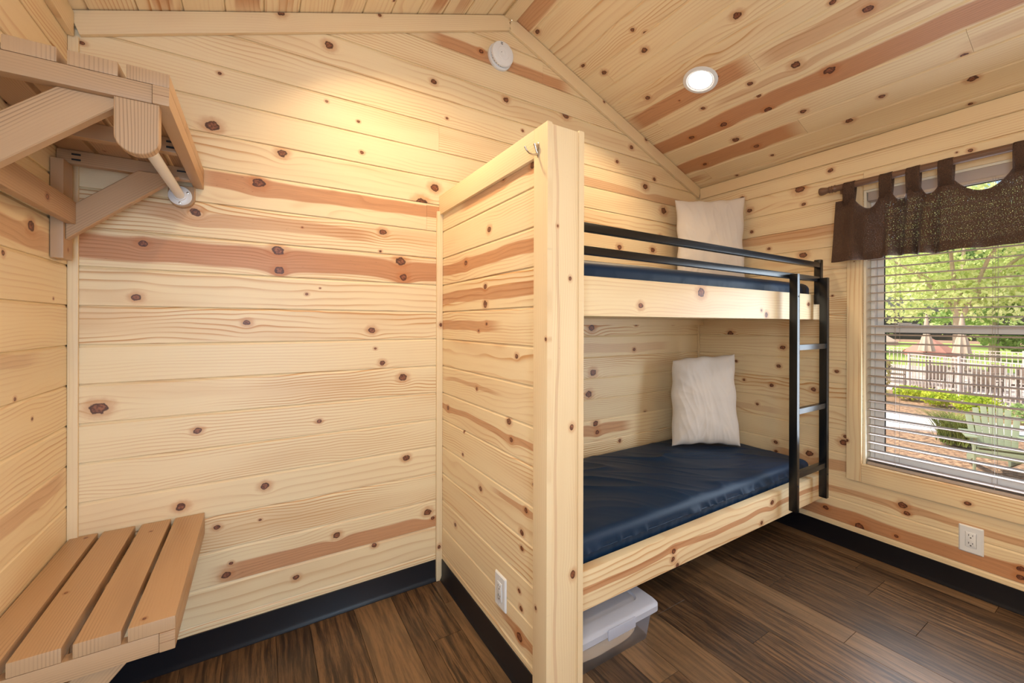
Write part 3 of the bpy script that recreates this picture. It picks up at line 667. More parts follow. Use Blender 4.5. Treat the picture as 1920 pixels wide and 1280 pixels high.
def pillow(label, pbl, pbr, ht, lean, w, seed, T_=.07, tl=0, dent=0, sag=0):
    """pillow standing on its short edge, from bottom-left to bottom-right point, leaning back"""
    a = Vector(pbl); b = Vector(pbr); X = (b-a).normalized(); c = (a+b)/2
    nrm = Vector((0, 0, 1)).cross(X)            # horizontal, away from the camera
    Y = (Vector((0, 0, 1))*math.cos(lean)+nrm*math.sin(lean)).normalized()
    F = frame(c, X, Y)
    nu, nv = 90, 110; vs = []; fs = []
    def P_(u, v, s):
        cu = 1-.075*(1-v*v)**1.0 - .02*math.cos(v*9+seed)*(1-v*v); cv = 1-.06*(1-u*u)-.012*math.cos(u*11+seed)*(1-u*u)
        x = w/2*u*cu; y = ht/2*v*cv+ht/2
        if tl and u < 0 and v > 0: q = (-u*v)**1.6; x += tl*q*.9; y -= tl*q*1.3; y += sag*(-u)*v*(1-v*v)
        e = max(0, (1-u**4)*(1-v**4)); th = T_*(e**.5)*(.82+.18*(1-u*u)*(1-v*v))
        edge = min(1, (1-e)*1.6)
        wr = noise.noise(Vector((u*3.1+seed, v*3.4, s*2)))*.006
        rad = math.atan2(v, u); rr = math.hypot(u, v)
        wr += (1-abs(noise.noise(Vector((math.cos(rad)*4.2, math.sin(rad)*4.2, rr*.8+seed))))*2.2)*.0040*min(1, rr)**2*min(1, e*3)
        wr += (1-abs(noise.noise(Vector((u*5+v*1.4, v*1.1+seed, 4))))*2)**3*.0025*min(1, e*2)
        if dent: wr -= dent*math.exp(-((u-.1)/.25)**2-((v-.75)/.22)**2)
        return Vector((x, y, s*(th+wr*(1 if e > 0 else 0))))
    for s in (1, -1):
        base = len(vs)
        for j in range(nv):
            for i in range(nu): vs.append(P_(-1+2*i/(nu-1), -1+2*j/(nv-1), s))
        fs += [(base+j*nu+i, base+j*nu+i+1, base+(j+1)*nu+i+1, base+(j+1)*nu+i) for j in range(nv-1) for i in range(nu-1)]
    me = pyd(vs, fs); bm = bmesh.new(); bm.from_mesh(me); bmesh.ops.remove_doubles(bm, verts=bm.verts[:], dist=.0004)
    return tag(link('pillow', tomesh(bm, 80), PILLOW, None, F), label, 'pillow')
pillow('crumpled off-white pillow propped in the corner of the lower bunk', (2.765, -.20, .472), (3.135, -.43, .472), .585, .13, .435, 2.2, .080, tl=.035, dent=.014)
pillow('off-white pillow standing upright on the upper bunk behind the guard rail', (2.935, -.105, 1.492), (3.262, -.385, 1.492), .60, .04, .445, 6.4, .05)

# guard rail and ladder
gr = empty('guard_rail', ((BX0+3.2)/2, -.81, 1.46), label='black metal guard rail with two bars along the upper bunk', cat='guard rail')
def mbox(name, parent, mat, lo, hi, bev=.0015):
    bm = bmesh.new(); c = (Vector(lo)+Vector(hi))/2; boxbm(bm, lo[0]-c.x, hi[0]-c.x, lo[1]-c.y, hi[1]-c.y, lo[2]-c.z, hi[2]-c.z, bev, 2)
    return link(name, tomesh(bm, 40), mat, parent, Matrix.Translation(c))
mbox('top_bar', gr, BLACKM, (BX0+.001, -.832, 1.566), (3.212, -.807, 1.594))
mbox('lower_bar', gr, BLACKM, (BX0+.001, -.832, 1.487), (3.212, -.807, 1.514))
mbox('end_post', gr, BLACKM, (3.2125, -.834, 1.36), (3.243, -.8005, 1.612), .004)
mbox('end_post', gr, BLACKM, (BX0+.001, -.8065, 1.36), (BX0+.03, -.8005, 1.600), .003)
la = empty('bunk_ladder', (3.06, -.85, .28), label='black metal three-rung ladder hooked on the bunk beside the window', cat='ladder')
for x in (2.862, 3.196):
    lr = mbox('side_rail', la, BLACKM, (x, -.872, .287), (x+.026, -.834, 1.506), .002)
    for z in (.42, 1.39):
        link('screw', tomesh(tube([(x+.013, -.8717, z), (x+.013, -.8735, z)], .004, 10), 40), SLOT, lr)
for z in (1.128, .799, .470): mbox('rung', la, BLACKM, (2.8885, -.868, z-.014), (3.1955, -.842, z+.014), .002)

# ------------------------------------------------------------------ storage bin with a folded blanket
bx0, bx1, by0, by1 = 1.445, 1.862, -.790, -.21
sb = empty('storage_bin', ((bx0+bx1)/2, (by0+by1)/2, 0), label='translucent plastic storage bin with pale lid under the lower bunk', cat='storage bin')
def rr_ring(x0, x1, y0, y1, r, z, n=6):
    p = []
    for cx, cy, a0 in ((x1-r, y1-r, 0), (x0+r, y1-r, PI/2), (x0+r, y0+r, PI), (x1-r, y0+r, 1.5*PI)):
        for i in range(n+1): a = a0+PI/2*i/n; p.append(Vector((cx+r*math.cos(a), cy+r*math.sin(a), z)))
    return p
def loft(rings, cap0=True, cap1=True, bm=None):
    bm = bm or bmesh.new(); R_ = [[bm.verts.new(p) for p in r] for r in rings]; n = len(R_[0])
    for a, b in zip(R_, R_[1:]):
        for i in range(n): bm.faces.new((a[i], a[(i+1) % n], b[(i+1) % n], b[i]))
    if cap0: bm.faces.new(R_[0][::-1])
    if cap1: bm.faces.new(R_[-1])
    return bm
q = lambda z, o, r=.03: rr_ring(bx0-o, bx1+o, by0-o, by1+o, r, z)
bm = loft([q(.001, -.012), q(.004, -.002), q(.104, .010), q(.106, .018), q(.122, .020), q(.122, .0185), q(.112, .0165)], True, False)
link('body', tomesh(bm, 40), BINM, sb)
bm = loft([q(.1225, .010), q(.118, .024), q(.118, .028), q(.139, .028), q(.148, .020), q(.150, .012), q(.150, -.030), q(.142, -.036), q(.142, -.10)], False, True)
ld = link('lid', tomesh(bm, 40), PLASTW, sb)
bm = bmesh.new(); boxbm(bm, 1.60, 1.74, by0-.034, by0-.0285, .108, .146, .003, 2); link('latch', tomesh(bm, 40), PLASTW, ld)
for yy in (-.62, -.38):
    bm = bmesh.new(); boxbm(bm, bx0+.04, bx1-.04, yy-.004, yy+.004, .1425, .147, .002); link('lid_rib', tomesh(bm, 40), PLASTW, ld)
def blk(a, b):
    s = a*2*PI; y = by0+.012+(by1-by0-.03)*b
    ex, ez = .186, .045; c, s_2 = math.cos(s), math.sin(s)
    x = 1.640+ex*abs(c)**.55*(1 if c > 0 else -1)+.006*noise.noise(Vector((c*2, y*6, s_2*2)))
    z = .056+ez*abs(s_2)**.7*(1 if s_2 > 0 else -1)+.006*noise.noise(Vector((c*3, y*9, s_2*3+4)))
    k = min(1, (min(b, 1-b)/.06))**.5 if b not in (0, 1) else 0
    return Vector((1.640+(x-1.640)*(.7+.3*k), y, .056+(z-.056)*(.6+.4*k)))
v, f = grid(64, 40, blk); f += [tuple(range(63)), tuple(39*64+i for i in range(63))]
tag(link('blanket', pyd(v, f, 70), BLANKET), 'folded beige fleece blanket seen through the storage bin', 'blanket')

# ------------------------------------------------------------------ outlets, hook, alarm, lights
def outlet(label, cy, cz, wall):
    X = W if wall == 'right' else XP
    t = empty('power_outlet', (X, cy, cz), label=label, cat='outlet')
    F = frame((X-.0003, cy, cz), (0, -1, 0), (0, 0, 1))   # local z towards -x
    bm = loft([rr_ring(-.0395, .0395, -.062, .062, .004, 0), rr_ring(-.0395, .0395, -.062, .062, .004, .002), rr_ring(-.0345, .0345, -.057, .057, .003, .006)])
    link('cover_plate', tomesh(bm, 30), WHITEP, t, F)
    bm = loft([rr_ring(-.0168, .0168, -.0335, .0335, .002, .0058), rr_ring(-.0168, .0168, -.0335, .0335, .002, .0076), rr_ring(-.016, .016, -.0327, .0327, .002, .0082)])
    rc = link('receptacle', tomesh(bm, 30), WHITEP, t, F)
    bm = bmesh.new()   # shadow gap round the receptacle
    for a in ((-.0176, -.0169, -.0342, .0342), (.0169, .0176, -.0342, .0342)): boxbm(bm, a[0], a[1], a[2], a[3], .0058, .0062)
    link('gap', tomesh(bm), SLOT, t, F)
    for dz in (.018, -.018):
        bm = bmesh.new(); boxbm(bm, -.0075, -.0055, dz-.0005, dz+.0075, .0080, .0086); boxbm(bm, .0052, .0072, dz+.0005, dz+.0070, .0080, .0086)
        lathe([(0, .0080), (.0026, .0080), (.0026, .0086), (0, .0086)], 12, bm)
        for vv in bm.verts[-26:]: vv.co.y += dz-.0075
        link('slots', tomesh(bm), SLOT, rc, F)
    for dz in (.048, -.048):
        bm = lathe([(0, .0058), (.003, .0058), (.003, .0066), (0, .0070)], 14)
        link('screw', tomesh(bm, 40), WHITEP, t, F@Matrix.Translation((0, dz, 0)))
outlet('white duplex outlet with cover plate low on the wall under the window', -1.3875, .2555, 'right')
outlet('white outlet with cover plate low on the pine partition', -.586, .263, 'part')
hk = empty('coat_hook', (1.276, -.838, 1.79), label='small satin metal coat hook near the top of the partition post', cat='hook')
F = frame((1.2758, -.838, 1.792), (0, -1, 0), (0, 0, 1))
prof = [(.0075*math.cos(a)*(1 if math.sin(a) > 0 else .75), .016*math.sin(a)+(.008 if math.sin(a) > 0 else -.008)) for a in [2*PI*i/28 for i in range(28)]]
link('hook_plate', tomesh(loft([[Vector((x, y, 0)) for x, y in prof], [Vector((x, y, .002)) for x, y in prof], [Vector((x*.75, y*.85, .0035)) for x, y in prof]]), 40), CHROME, hk, F)
arc = [Vector((0, -.012, .002)), Vector((0, -.016, .010)), Vector((0, -.018, .022)), Vector((0, -.016, .034)), Vector((0, -.009, .044)), Vector((0, .001, .050))]
link('hook_arm', tomesh(tube(arc, .0026, 10, rads=[.0042, .0034, .0028, .0026, .0026, .0036]), 50), CHROME, hk, F)
arc = [Vector((0, -.012, .002)), Vector((0, -.002, .007)), Vector((0, .010, .011)), Vector((0, .017, .013))]
link('hook_prong', tomesh(tube(arc, .003, 10, rads=[.004, .0036, .0040, .0050]), 50), CHROME, hk, F)
sm_ = empty('smoke_alarm', (1.612, -.001, 2.655), label='round white smoke alarm on the gable wall below the ridge', cat='smoke alarm')
F = frame((1.612, -.0006, 2.655), (1, 0, 0), (0, 0, 1))
b0_ = link('base', tomesh(lathe([(0, 0), (.0700, 0), (.0705, .006), (.069, .014), (.062, .017), (0, .017)], 64), 30), WHITEP, sm_, F)
c0_ = link('cover', tomesh(lathe([(0, .0165), (.058, .0165), (.0585, .028), (.065, .030), (.065, .034), (.062, .040), (.050, .0435), (.034, .0445), (.033, .0462), (.031, .0472), (0, .0478)], 64), 25), WHITEP, sm_, F)
link('test_button', tomesh(lathe([(0, .0475), (.0105, .0475), (.0105, .0490), (.009, .0498), (0, .0500)], 32), 30), WHITEP, sm_, F)
bm = bmesh.new()
for a in np.linspace(PI*1.02, PI*1.85, 12):
    r_ = bmesh.ops.create_cube(bm, size=1)['verts']; R3 = Matrix.Rotation(a, 4, 'Z')
    for v_ in r_: v_.co = R3@Vector((.0588+(v_.co.x)*.003, v_.co.y*.0075, .0235+v_.co.z*.0030))
link('side_slots', tomesh(bm), SLOT, c0_, F)
for q5 in ((-.016, -.004, .0487, .0513, .042, .0450), (-.016, -.004, .0417, .0443, .042, .0450), (-.0155, -.0115, -.003, .000, .0470, .0480)):
    bm = bmesh.new(); boxbm(bm, *q5); link('sounder_slot', tomesh(bm), SLOT, c0_, F)
def can(label, x, y, side):
    z = ZE+SL*(W-x if side == 'r' else x)
    n_ = Vector((-.3577, 0, -.934)) if side == 'r' else Vector((.3577, 0, -.934))
    p = Vector((x, y, z)); Xa = Vector((0, 1, 0)); F = frame(p+n_*.0005, Xa, n_.cross(Xa))
    t = empty('ceiling_light', tuple(p), label=label, cat='ceiling light', group='recessed ceiling lights')
    link('trim_ring', tomesh(lathe([(.060, -.001), (.088, -.001), (.088, .002), (.083, .005), (.070, .006), (.066, .003), (.064, .0010), (.060, .0010)], 48), 40), WHITEP, t, F)
    link('lens', tomesh(lathe([(0, .0022), (.045, .0020), (.0655, .0005), (0, .0003)], 48), 60), LENS, t, F)
    l = bpy.data.lights.new('lamp', 'AREA'); l.shape = 'DISK'; l.size = .12; l.spread = math.radians(130); l.energy = CAN_W; l.color = CAN_COL
    o = bpy.data.objects.new('lamp', l); C.objects.link(o); o.parent = t
    q_ = n_.to_track_quat('-Z', 'Y').to_matrix().to_4x4(); q_.translation = p+n_*.010
    o.matrix_basis = pmat(t).inverted()@q_
can('round recessed ceiling light glowing above the bunk on the right slope', 2.547, -.538, 'r')
can('round recessed ceiling light on the left slope above the bench', W-2.547, -.48, 'l')
can('round recessed ceiling light on the right slope behind the camera', 2.547, -2.45, 'r')
can('round recessed ceiling light on the left slope behind the camera', W-2.547, -2.45, 'l')
# ------------------------------------------------------------------ blind, curtain pole and valance
bl = empty('window_blind', (W+.03, (y0+y1)/2, z0), label='white horizontal slatted blind in the window', cat='blind')
BXc = W+.030; s_a, s_b = y0+.018, y1-.018
mbox('headrail', bl, SLATM, (BXc-.028, s_a, z1-.012-.048), (BXc+.028, s_b, z1-.0125), .003)
zb0 = z0+.0125
mbox('bottom_rail', bl, SLATM, (BXc-.026, s_a, zb0+.001), (BXc+.026, s_b, zb0+.017), .004)
bm = bmesh.new(); prof = []
for i in range(7):
    x = -.025+.05*i/6; prof.append((x, .0030*(1-(2*x/.05)**2)))
up_ = [(x, z+.0027) for x, z in prof][::-1]; pp = prof+up_; L_ = s_b-s_a
A = [bm.verts.new((x, 0, z)) for x, z in pp]; B = [bm.verts.new((x, L_, z)) for x, z in pp]; n = len(pp)
for i in range(n): bm.faces.new((A[i], A[(i+1) % n], B[(i+1) % n], B[i]))
bm.faces.new(A[::-1]); bm.faces.new(B); slat_me = tomesh(bm, 40); slat_me.materials.append(SLATM)
zz = zb0+.030; k = 0
cords = [y1-.135, (y0+y1)/2+.01, y0+.135]
while zz < z1-.075:
    F = Matrix.Translation((BXc, s_a, zz-.0015)); o = bpy.data.objects.new('slat', slat_me); C.objects.link(o); o.parent = bl
    o.matrix_basis = pmat(bl).inverted()@F@Matrix.Rotation(math.radians(random.uniform(-1.2, 1.2)-2.5), 4, 'Y'); zz += .0448; k += 1
for cy in cords:
    bm = bmesh.new()
    for dx in (-.0275, .0275): tube([(BXc+dx, cy, zb0+.016), (BXc+dx, cy, z1-.06)], .0007, 5, bm=bm)
    tube([(BXc+.0, cy+.012, zb0+.016), (BXc+.0, cy+.012, z1-.06)], .0007, 5, bm=bm)
    link('ladder_cord', tomesh(bm), SLATM, bl)
PXc = W-.075; PZc = 2.002
po = empty('curtain_pole', (PXc, -1.4, PZc), label='dark stained wooden curtain pole with turned end above the window', cat='curtain pole')
o = link('pole', tomesh(tube([(0, 0, 0), (1.16, 0, 0)], .0175, 20), 50), POLE, po, frame((PXc, -.895, PZc), (0, -1, 0), (0, 0, 1))); wseed(o)
fp = [(0, 0), (.012, .0005), (.020, .004), (.0225, .010), (.021, .020), (.0165, .040), (.0155, .046), (.0185, .048), (.0190, .052), (.016, .054), (.0165, .058), (.0195, .060), (.0195, .064), (.0165, .066), (.0165, .072), (.0200, .074), (.0200, .079), (.0175, .082), (.0175, .092), (0, .092)]
for yy, sg in ((-.806, 1), (-2.143, -1)):
    F = frame((PXc, yy, PZc), (1, 0, 0), (0, 0, sg))   # local z = (1,0,0)x(0,0,sg) = -y*sg
    o = link('finial', tomesh(lathe(fp, 32), 40), POLE, po, F); wseed(o)
for yy in (-.905, -2.05):
    bm = bmesh.new(); boxbm(bm, PXc+.017, W-.0195 if yy > y1+.02 and False else W-.0005, yy-.006, yy+.006, PZc-.030, PZc-.012, .002)
    link('bracket', tomesh(bm), POLE, po)
cu = empty('valance', (PXc, -1.4, 1.6), label='dark brown woven tab-top valance hanging from the curtain pole', cat='curtain')
TABS = [-.950, -1.104, -1.206, -1.318, -1.545, -1.70, -1.86, -1.99]
CY0, CY1, CB = -.888, -2.03, 1.592
def topz(y):
    for a, b in zip(TABS, TABS[1:]):
        if b <= y <= a:
            d = min(abs(y-a), abs(y-b)); w_ = (a-b); q_ = max(0, d-.022)/(w_/2-.022) if w_ > .05 else 0
            return 1.925-(.040+.24*w_)*math.sin(min(1, q_)*PI/2)**.8*.80
    return 1.925
FOLD = [(-.975, .030, .020), (-1.03, .030, -.016), (-1.135, .022, .028), (-1.165, .014, -.026), (-1.232, .014, -.028), (-1.262, .024, .030), (-1.292, .012, -.018), (-1.40, .05, .014), (-1.46, .035, -.016), (-1.60, .03, .022), (-1.66, .03, -.02), (-1.79, .03, .02), (-1.9, .03, -.02)]
def cfn(a, b):
    y = CY0+(CY1-CY0)*a; zt_ = topz(y); z = zt_+(CB-zt_)*b
    amp = (.35+.65*b)*1.75
    x = sum(h_*math.exp(-((y-c_0-.015*b)/w_)**2) for c_0, w_, h_ in FOLD)*amp
    sag = max(0, 1.925-zt_)
    x += .35*sag*math.exp(-(b/.35)**2)*(-1)
    x += .0035*noise.noise(Vector((y*16, z*6, 3)))
    edge = (.020*b if a < .02 else .020*b*math.exp(-((y-CY0)/.05)**2))
    z += .008*b*noise.noise(Vector((y*9, 2, 1)))
    yo = y+edge+.010*b*math.sin(y*60)*(.3)
    return Vector((PXc-.006-x*.9, yo, z))
v, f = grid(420, 46, cfn)
me = pyd(v, f, 80); o = link('cloth', me, CURT, cu)
md = o.modifiers.new('thick', 'SOLIDIFY'); md.thickness = .0012
def cfn2(a, b):  # doubled hem along the foot
    p = cfn(a, .86+.14*b); return p+Vector((.0022, 0, 0))
v, f = grid(420, 6, cfn2); link('hem', pyd(v, f, 80), CURT, cu)
def cfn3(a, b):
    p = cfn(a, .02+.12*b); return p+Vector((.0022, 0, 0))
v, f = grid(420, 6, cfn3); link('heading', pyd(v, f, 80), CURT, cu)
for ty in TABS:
    pth = []; r_ = .0195
    xb = cfn((ty-CY0)/(CY1-CY0), .05).x
    pth.append((xb-.0015, 1.895)); pth.append((PXc-r_, PZc-.03))
    for i in range(9): a = PI-PI*i/8; pth.append((PXc+r_*math.cos(a), PZc+r_*math.sin(a)))
    pth.append((PXc+r_-.004, PZc-.03)); pth.append((xb+.006, 1.900))
    hw = .027; vs = []
    for j, (x, z) in enumerate(pth):
        for i in range(7):
            q_ = -1+2*i/6; wf = hw*(1-.10*math.sin(PI*j/(len(pth)-1))); vs.append((x-.002*math.cos(q_*3+ty*9), ty+q_*wf, z))
    fs = [(j*7+i, j*7+i+1, (j+1)*7+i+1, (j+1)*7+i) for j in range(len(pth)-1) for i in range(6)]
    o = link('tab', pyd(vs, fs, 80), CURT, cu); md = o.modifiers.new('thick', 'SOLIDIFY'); md.thickness = .0015

# ------------------------------------------------------------------ the garden outside the window
G = -1.10
def ground_mat(name, c1, c2, c3, sc, rough=.95):
    b = NT(name); o = b.obj(); n1 = b.noise(o, sc, 4, .65); n2 = b.noise(o, sc*.12, 3)
    col = b.mix(b.sm(n1, .35, .65), c1, c2); col = b.mix(b.mul(b.sm(n2, .45, .7), .6), col, c3)
    return b.done(b.bsdf(col, rough, 0, b.bump(n1, .8, .03)))
MULCH = ground_mat('mulch', lin(106, 80, 62), lin(182, 146, 116), lin(136, 106, 82), 12)
GRAVEL = ground_mat('gravel', lin(214, 204, 200), lin(240, 234, 230), lin(200, 190, 186), 30)
LAWN = ground_mat('lawn', lin(132, 156, 74), lin(176, 194, 104), lin(150, 168, 86), 20)
PAVE = ground_mat('paving', lin(198, 180, 176), lin(218, 204, 198), lin(168, 150, 148), 6)
SAND = ground_mat('sandy_soil', lin(196, 164, 128), lin(222, 196, 162), lin(180, 146, 110), 9)
def patch(name, mat, pts, z):
    bm = bmesh.new(); A = [bm.verts.new((x, y, z)) for x, y in pts]; B = [bm.verts.new((x, y, z-.05)) for x, y in pts]; n = len(pts)
    bm.faces.new(A); bm.faces.new(B[::-1])
    for i in range(n): bm.faces.new((A[i], B[i], B[(i+1) % n], A[(i+1) % n]))
    return link(name, tomesh(bm), mat, None, kind='structure')
patch('ground', MULCH, [(-60, -60), (90, -60), (90, 90), (-60, 90)], G-.06)
patch('gravel_path', GRAVEL, [(12.6, 6), (12.9, 1.9), (13.6, .6), (14.6, -2), (17, -6), (19, -6), (16.2, -1), (15.4, 1.2), (15.3, 2.6), (15.2, 6)], G-.02)
patch('sandy_path', SAND, [(3.7, -6), (3.7, 6), (8.6, 6), (9.2, .7), (9.8, -.4), (10.6, -2), (12, -6)], G-.02)
patch('patio', PAVE, [(20.6, 12), (20.3, 3.2), (17.9, -.4), (16, -6), (30, -9), (34, 12)], G-.02)
patch('lawn', LAWN, [(34, 14), (30, -9.1), (38, -16), (75, -12), (75, 60), (34, 60)], G-.01)
def leaf_mat(name, c, c2):
    b = NT(name); o = b.n('ShaderNodeNewGeometry'); n1 = b.noise(o.outputs['Position'], 3.5, 3)
    col = b.mix(b.sm(n1, .35, .65), c, c2)
    d = b.n('ShaderNodeBsdfDiffuse'); b.put(d.inputs[0], col); t = b.n('ShaderNodeBsdfTranslucent'); b.put(t.inputs[0], col)
    mx = b.n('ShaderNodeMixShader'); mx.inputs[0].default_value = .42; b.t.links.new(d.outputs[0], mx.inputs[1]); b.t.links.new(t.outputs[0], mx.inputs[2])
    return b.done(mx.outputs[0])
LEAFA = leaf_mat('maple_leaf', lin(236, 240, 184), lin(200, 216, 144)); LEAFB = leaf_mat('dark_leaf', lin(176, 196, 132), lin(134, 162, 100))
LEAFC = leaf_mat('lime_leaf', lin(206, 214, 84), lin(150, 178, 60)); LEAFD = leaf_mat('grass_blade', lin(150, 160, 92), lin(96, 112, 58))
LEAFE = leaf_mat('pale_leaf', lin(220, 206, 160), lin(178, 176, 112))
BARK = simple('bark', lin(196, 176, 160), .9, 0, .6, 20, .5)
rng = np.random.default_rng(5)
def leaves(name, parent, mat, blobs, n, size, kind='stuff', mw=None):
    """leaf blades scattered in the shells of ellipsoid blobs (cx, cy, cz, rx, ry, rz)"""
    B_ = np.array(blobs, float); vol = (B_[:, 3]*B_[:, 4]*B_[:, 5])**.7; idx = rng.choice(len(B_), n, p=vol/vol.sum())
    d = rng.normal(size=(n, 3)); d /= np.linalg.norm(d, axis=1)[:, None]; r = rng.uniform(.25, 1, n)**.45
    c = B_[idx, :3]+d*r[:, None]*B_[idx, 3:]
    a = rng.normal(size=(n, 3)); a /= np.linalg.norm(a, axis=1)[:, None]
    b = rng.normal(size=(n, 3)); b -= a*(a*b).sum(1)[:, None]; b /= np.linalg.norm(b, axis=1)[:, None]
    s = size*rng.uniform(.6, 1.3, n)[:, None]
    v = np.stack([c-a*s*.5, c+b*s*.32, c+a*s*.5, c-b*s*.32], 1).reshape(-1, 3)
    me = bpy.data.meshes.new('leaves'); me.vertices.add(4*n); me.vertices.foreach_set('co', v.ravel())
    me.loops.add(4*n); me.loops.foreach_set('vertex_index', np.arange(4*n)); me.polygons.add(n)
    me.polygons.foreach_set('loop_start', np.arange(0, 4*n, 4)); me.polygons.foreach_set('loop_total', np.full(n, 4)); me.update(calc_edges=True)
    return link(name, me, mat, parent, mw, kind)
def tree(x, y, h, r, trunk_r, mat, n, size, label, fork=.45, low=.25, bark=BARK):
    t = empty('tree', (x, y, G), label=label, cat='tree', group='trees beyond the fence')
    bm = bmesh.new(); blobs = []
    top = h*fork
    tube([(x, y, G-.1), (x+.03*h*.1, y, G+top*.5), (x, y+.02, G+top)], trunk_r, 10, bm=bm, rads=[trunk_r*1.25, trunk_r, trunk_r*.8])
    for i in range(7):
        a = 2*PI*i/7+random.random()*.5; e = random.uniform(.35, .9); rr = r*random.uniform(.45, .8)
        p = Vector((x+rr*math.cos(a), y+rr*math.sin(a), G+top+(h-top)*e))
        tube([(x, y, G+top*random.uniform(.75, 1)), ((x+p.x)/2, (y+p.y)/2, G+top+(p.z-G-top)*.6), tuple(p)], trunk_r*.4, 7, bm=bm, rads=[trunk_r*.5, trunk_r*.32, trunk_r*.12])
        blobs.append((p.x, p.y, p.z, r*.5, r*.5, h*.17))
    for i in range(16):
        a = random.random()*2*PI; rr = r*random.random()**.6; zz_ = G+h*(low+(1-low)*random.random()); k_ = 1-abs((zz_-G)/h-.6)*.8
        blobs.append((x+rr*k_*math.cos(a), y+rr*k_*math.sin(a), zz_, r*.42, r*.42, h*.11))
    link('trunk', tomesh(bm, 50), bark, t); leaves('foliage', t, mat, blobs, n, size)
tree(28.9, 3.7, 9.4, 4.3, .22, LEAFA, 15000, .24, 'tall maple with pale trunk behind the patio', .33, .36)
for i, (x, y, h, r, mt, lb) in enumerate([(43, 14.8, 9.5, 4.4, LEAFA, 'light green tree at the far left'), (41.5, 4.6, 8.5, 3.6, LEAFB, 'dark green tree behind the maple'),
        (37, -6.5, 9, 3.4, LEAFA, 'light green tree right of the maple'), (60, 25, 11, 5.2, LEAFA, 'dark tree in the farthest row'), (50, -1.5, 12, 5, LEAFB, 'dark tree in the farthest row to the right'), (62, 10, 12, 6, LEAFA, 'tall light tree in the farthest row')]):
    tree(x, y, h, r, .22, mt, 8000, .40, lb, .4, .12)
def shrub(x, y, r, h, mat, n, size, label, group='shrubs along the fence'):
    t = empty('shrub', (x, y, G), label=label, cat='shrub', group=group)
    bm = bmesh.new()
    for i in range(6): a = 2*PI*i/6; tube([(x, y, G-.05), (x+r*.5*math.cos(a), y+r*.5*math.sin(a), G+h*.6)], .012, 5, bm=bm)
    link('stem', tomesh(bm), BARK, t)
    leaves('foliage', t, mat, [(x+r*.4*math.cos(a), y+r*.4*math.sin(a), G+h*.5, r*.65, r*.65, h*.5) for a in (0, 1.3, 2.6, 3.9, 5.2)], n, size)
shrub(18.1, 2.65, .40, .42, LEAFC, 900, .09, 'low lime green shrub at the fence, leftmost in the window')
shrub(17.5, 1.85, .42, .46, LEAFC, 1100, .09, 'low lime green shrub in front of the fence, second from the left')
shrub(16.9, 1.0, .52, .5, LEAFC, 1100, .09, 'yellow green shrub at the fence in the middle of the window')
shrub(16.3, -.05, .55, .45, LEAFB, 900, .09, 'mid green shrub behind the garden chairs')
shrub(18.6, 3.75, .5, 1.6, LEAFE, 1700, .10, 'tall pale leaved bush at the left end of the fence', None)
shrub(17.0, 3.15, .30, .45, LEAFE, 700, .08, 'pale mounded shrub below the tall bush', None)
gt = empty('ornamental_grass', (12.3, .45, G), label='clump of arching ornamental grass beside the garden chairs', cat='grass clump')
bv = []; bf = []
for i in range(700):
    a = random.random()*2*PI; L_2 = random.uniform(.5, .95); w_ = .010; ox, oy = 12.3+random.gauss(0, .1), .45+random.gauss(0, .1)
    dx, dy = math.cos(a), math.sin(a); pr = None
    for j in range(5):
        q_ = j/4; rr = L_2*.72*q_**1.2; z = G+L_2*.95*math.sin(q_*2.0)*.72
        bv += [(ox+dx*rr-dy*w_*(1-q_), oy+dy*rr+dx*w_*(1-q_), z), (ox+dx*rr+dy*w_*(1-q_), oy+dy*rr-dx*w_*(1-q_), z)]
        if j: b_ = len(bv)-4; bf.append((b_, b_+1, b_+3, b_+2))
link('blades', pyd(bv, bf), LEAFD, gt, kind='stuff')
CHAIRM = simple('weathered_green_paint', lin(138, 148, 122), .7, 0, .2, 60, .35)
FENCEM = simple('white_aluminium', lin(204, 190, 184), .5)
def fence(name, label, A, B_, top, n, mat, post_every, pr=.010, po_=.035):
    A = Vector(A); B_ = Vector(B_); c = (A+B_)/2
    t = empty(name, (c.x, c.y, G), label=label, cat='fence'); L = (B_-A).length
    F = frame(A, B_-A, (0, 0, 1))
    for z in (top, top-.12, .12):
        bm = bmesh.new(); boxbm(bm, 0, L, z-.015, z+.015, -.012, .012); link('rail', tomesh(bm), mat, t, F)
    bm = bmesh.new(); boxbm(bm, -pr, pr, .04, top, -pr, pr); me = tomesh(bm); me.materials.append(mat)
    bm = bmesh.new(); boxbm(bm, -po_, po_, -.03, top+.06, -po_, po_, .006); mp = tomesh(bm); mp.materials.append(mat)
    for i in range(n+1):
        post = i % post_every == 0; o = bpy.data.objects.new('post' if post else 'picket', mp if post else me); C.objects.link(o)
        o.parent = t; o.matrix_basis = pmat(t).inverted()@F@Matrix.Translation((L*i/n, 0, 0))
fence('picket_fence', 'near white metal picket fence round the patio', (20.2, 3.2, G), (16.6, -1.2, G), 1.30, 42, FENCEM, 14)
fence('picket_fence', 'far white metal picket fence on the lawn side of the patio', (24.4, 5.2, G), (23.4, -3.0, G), 1.35, 60, FENCEM, 15, .012)
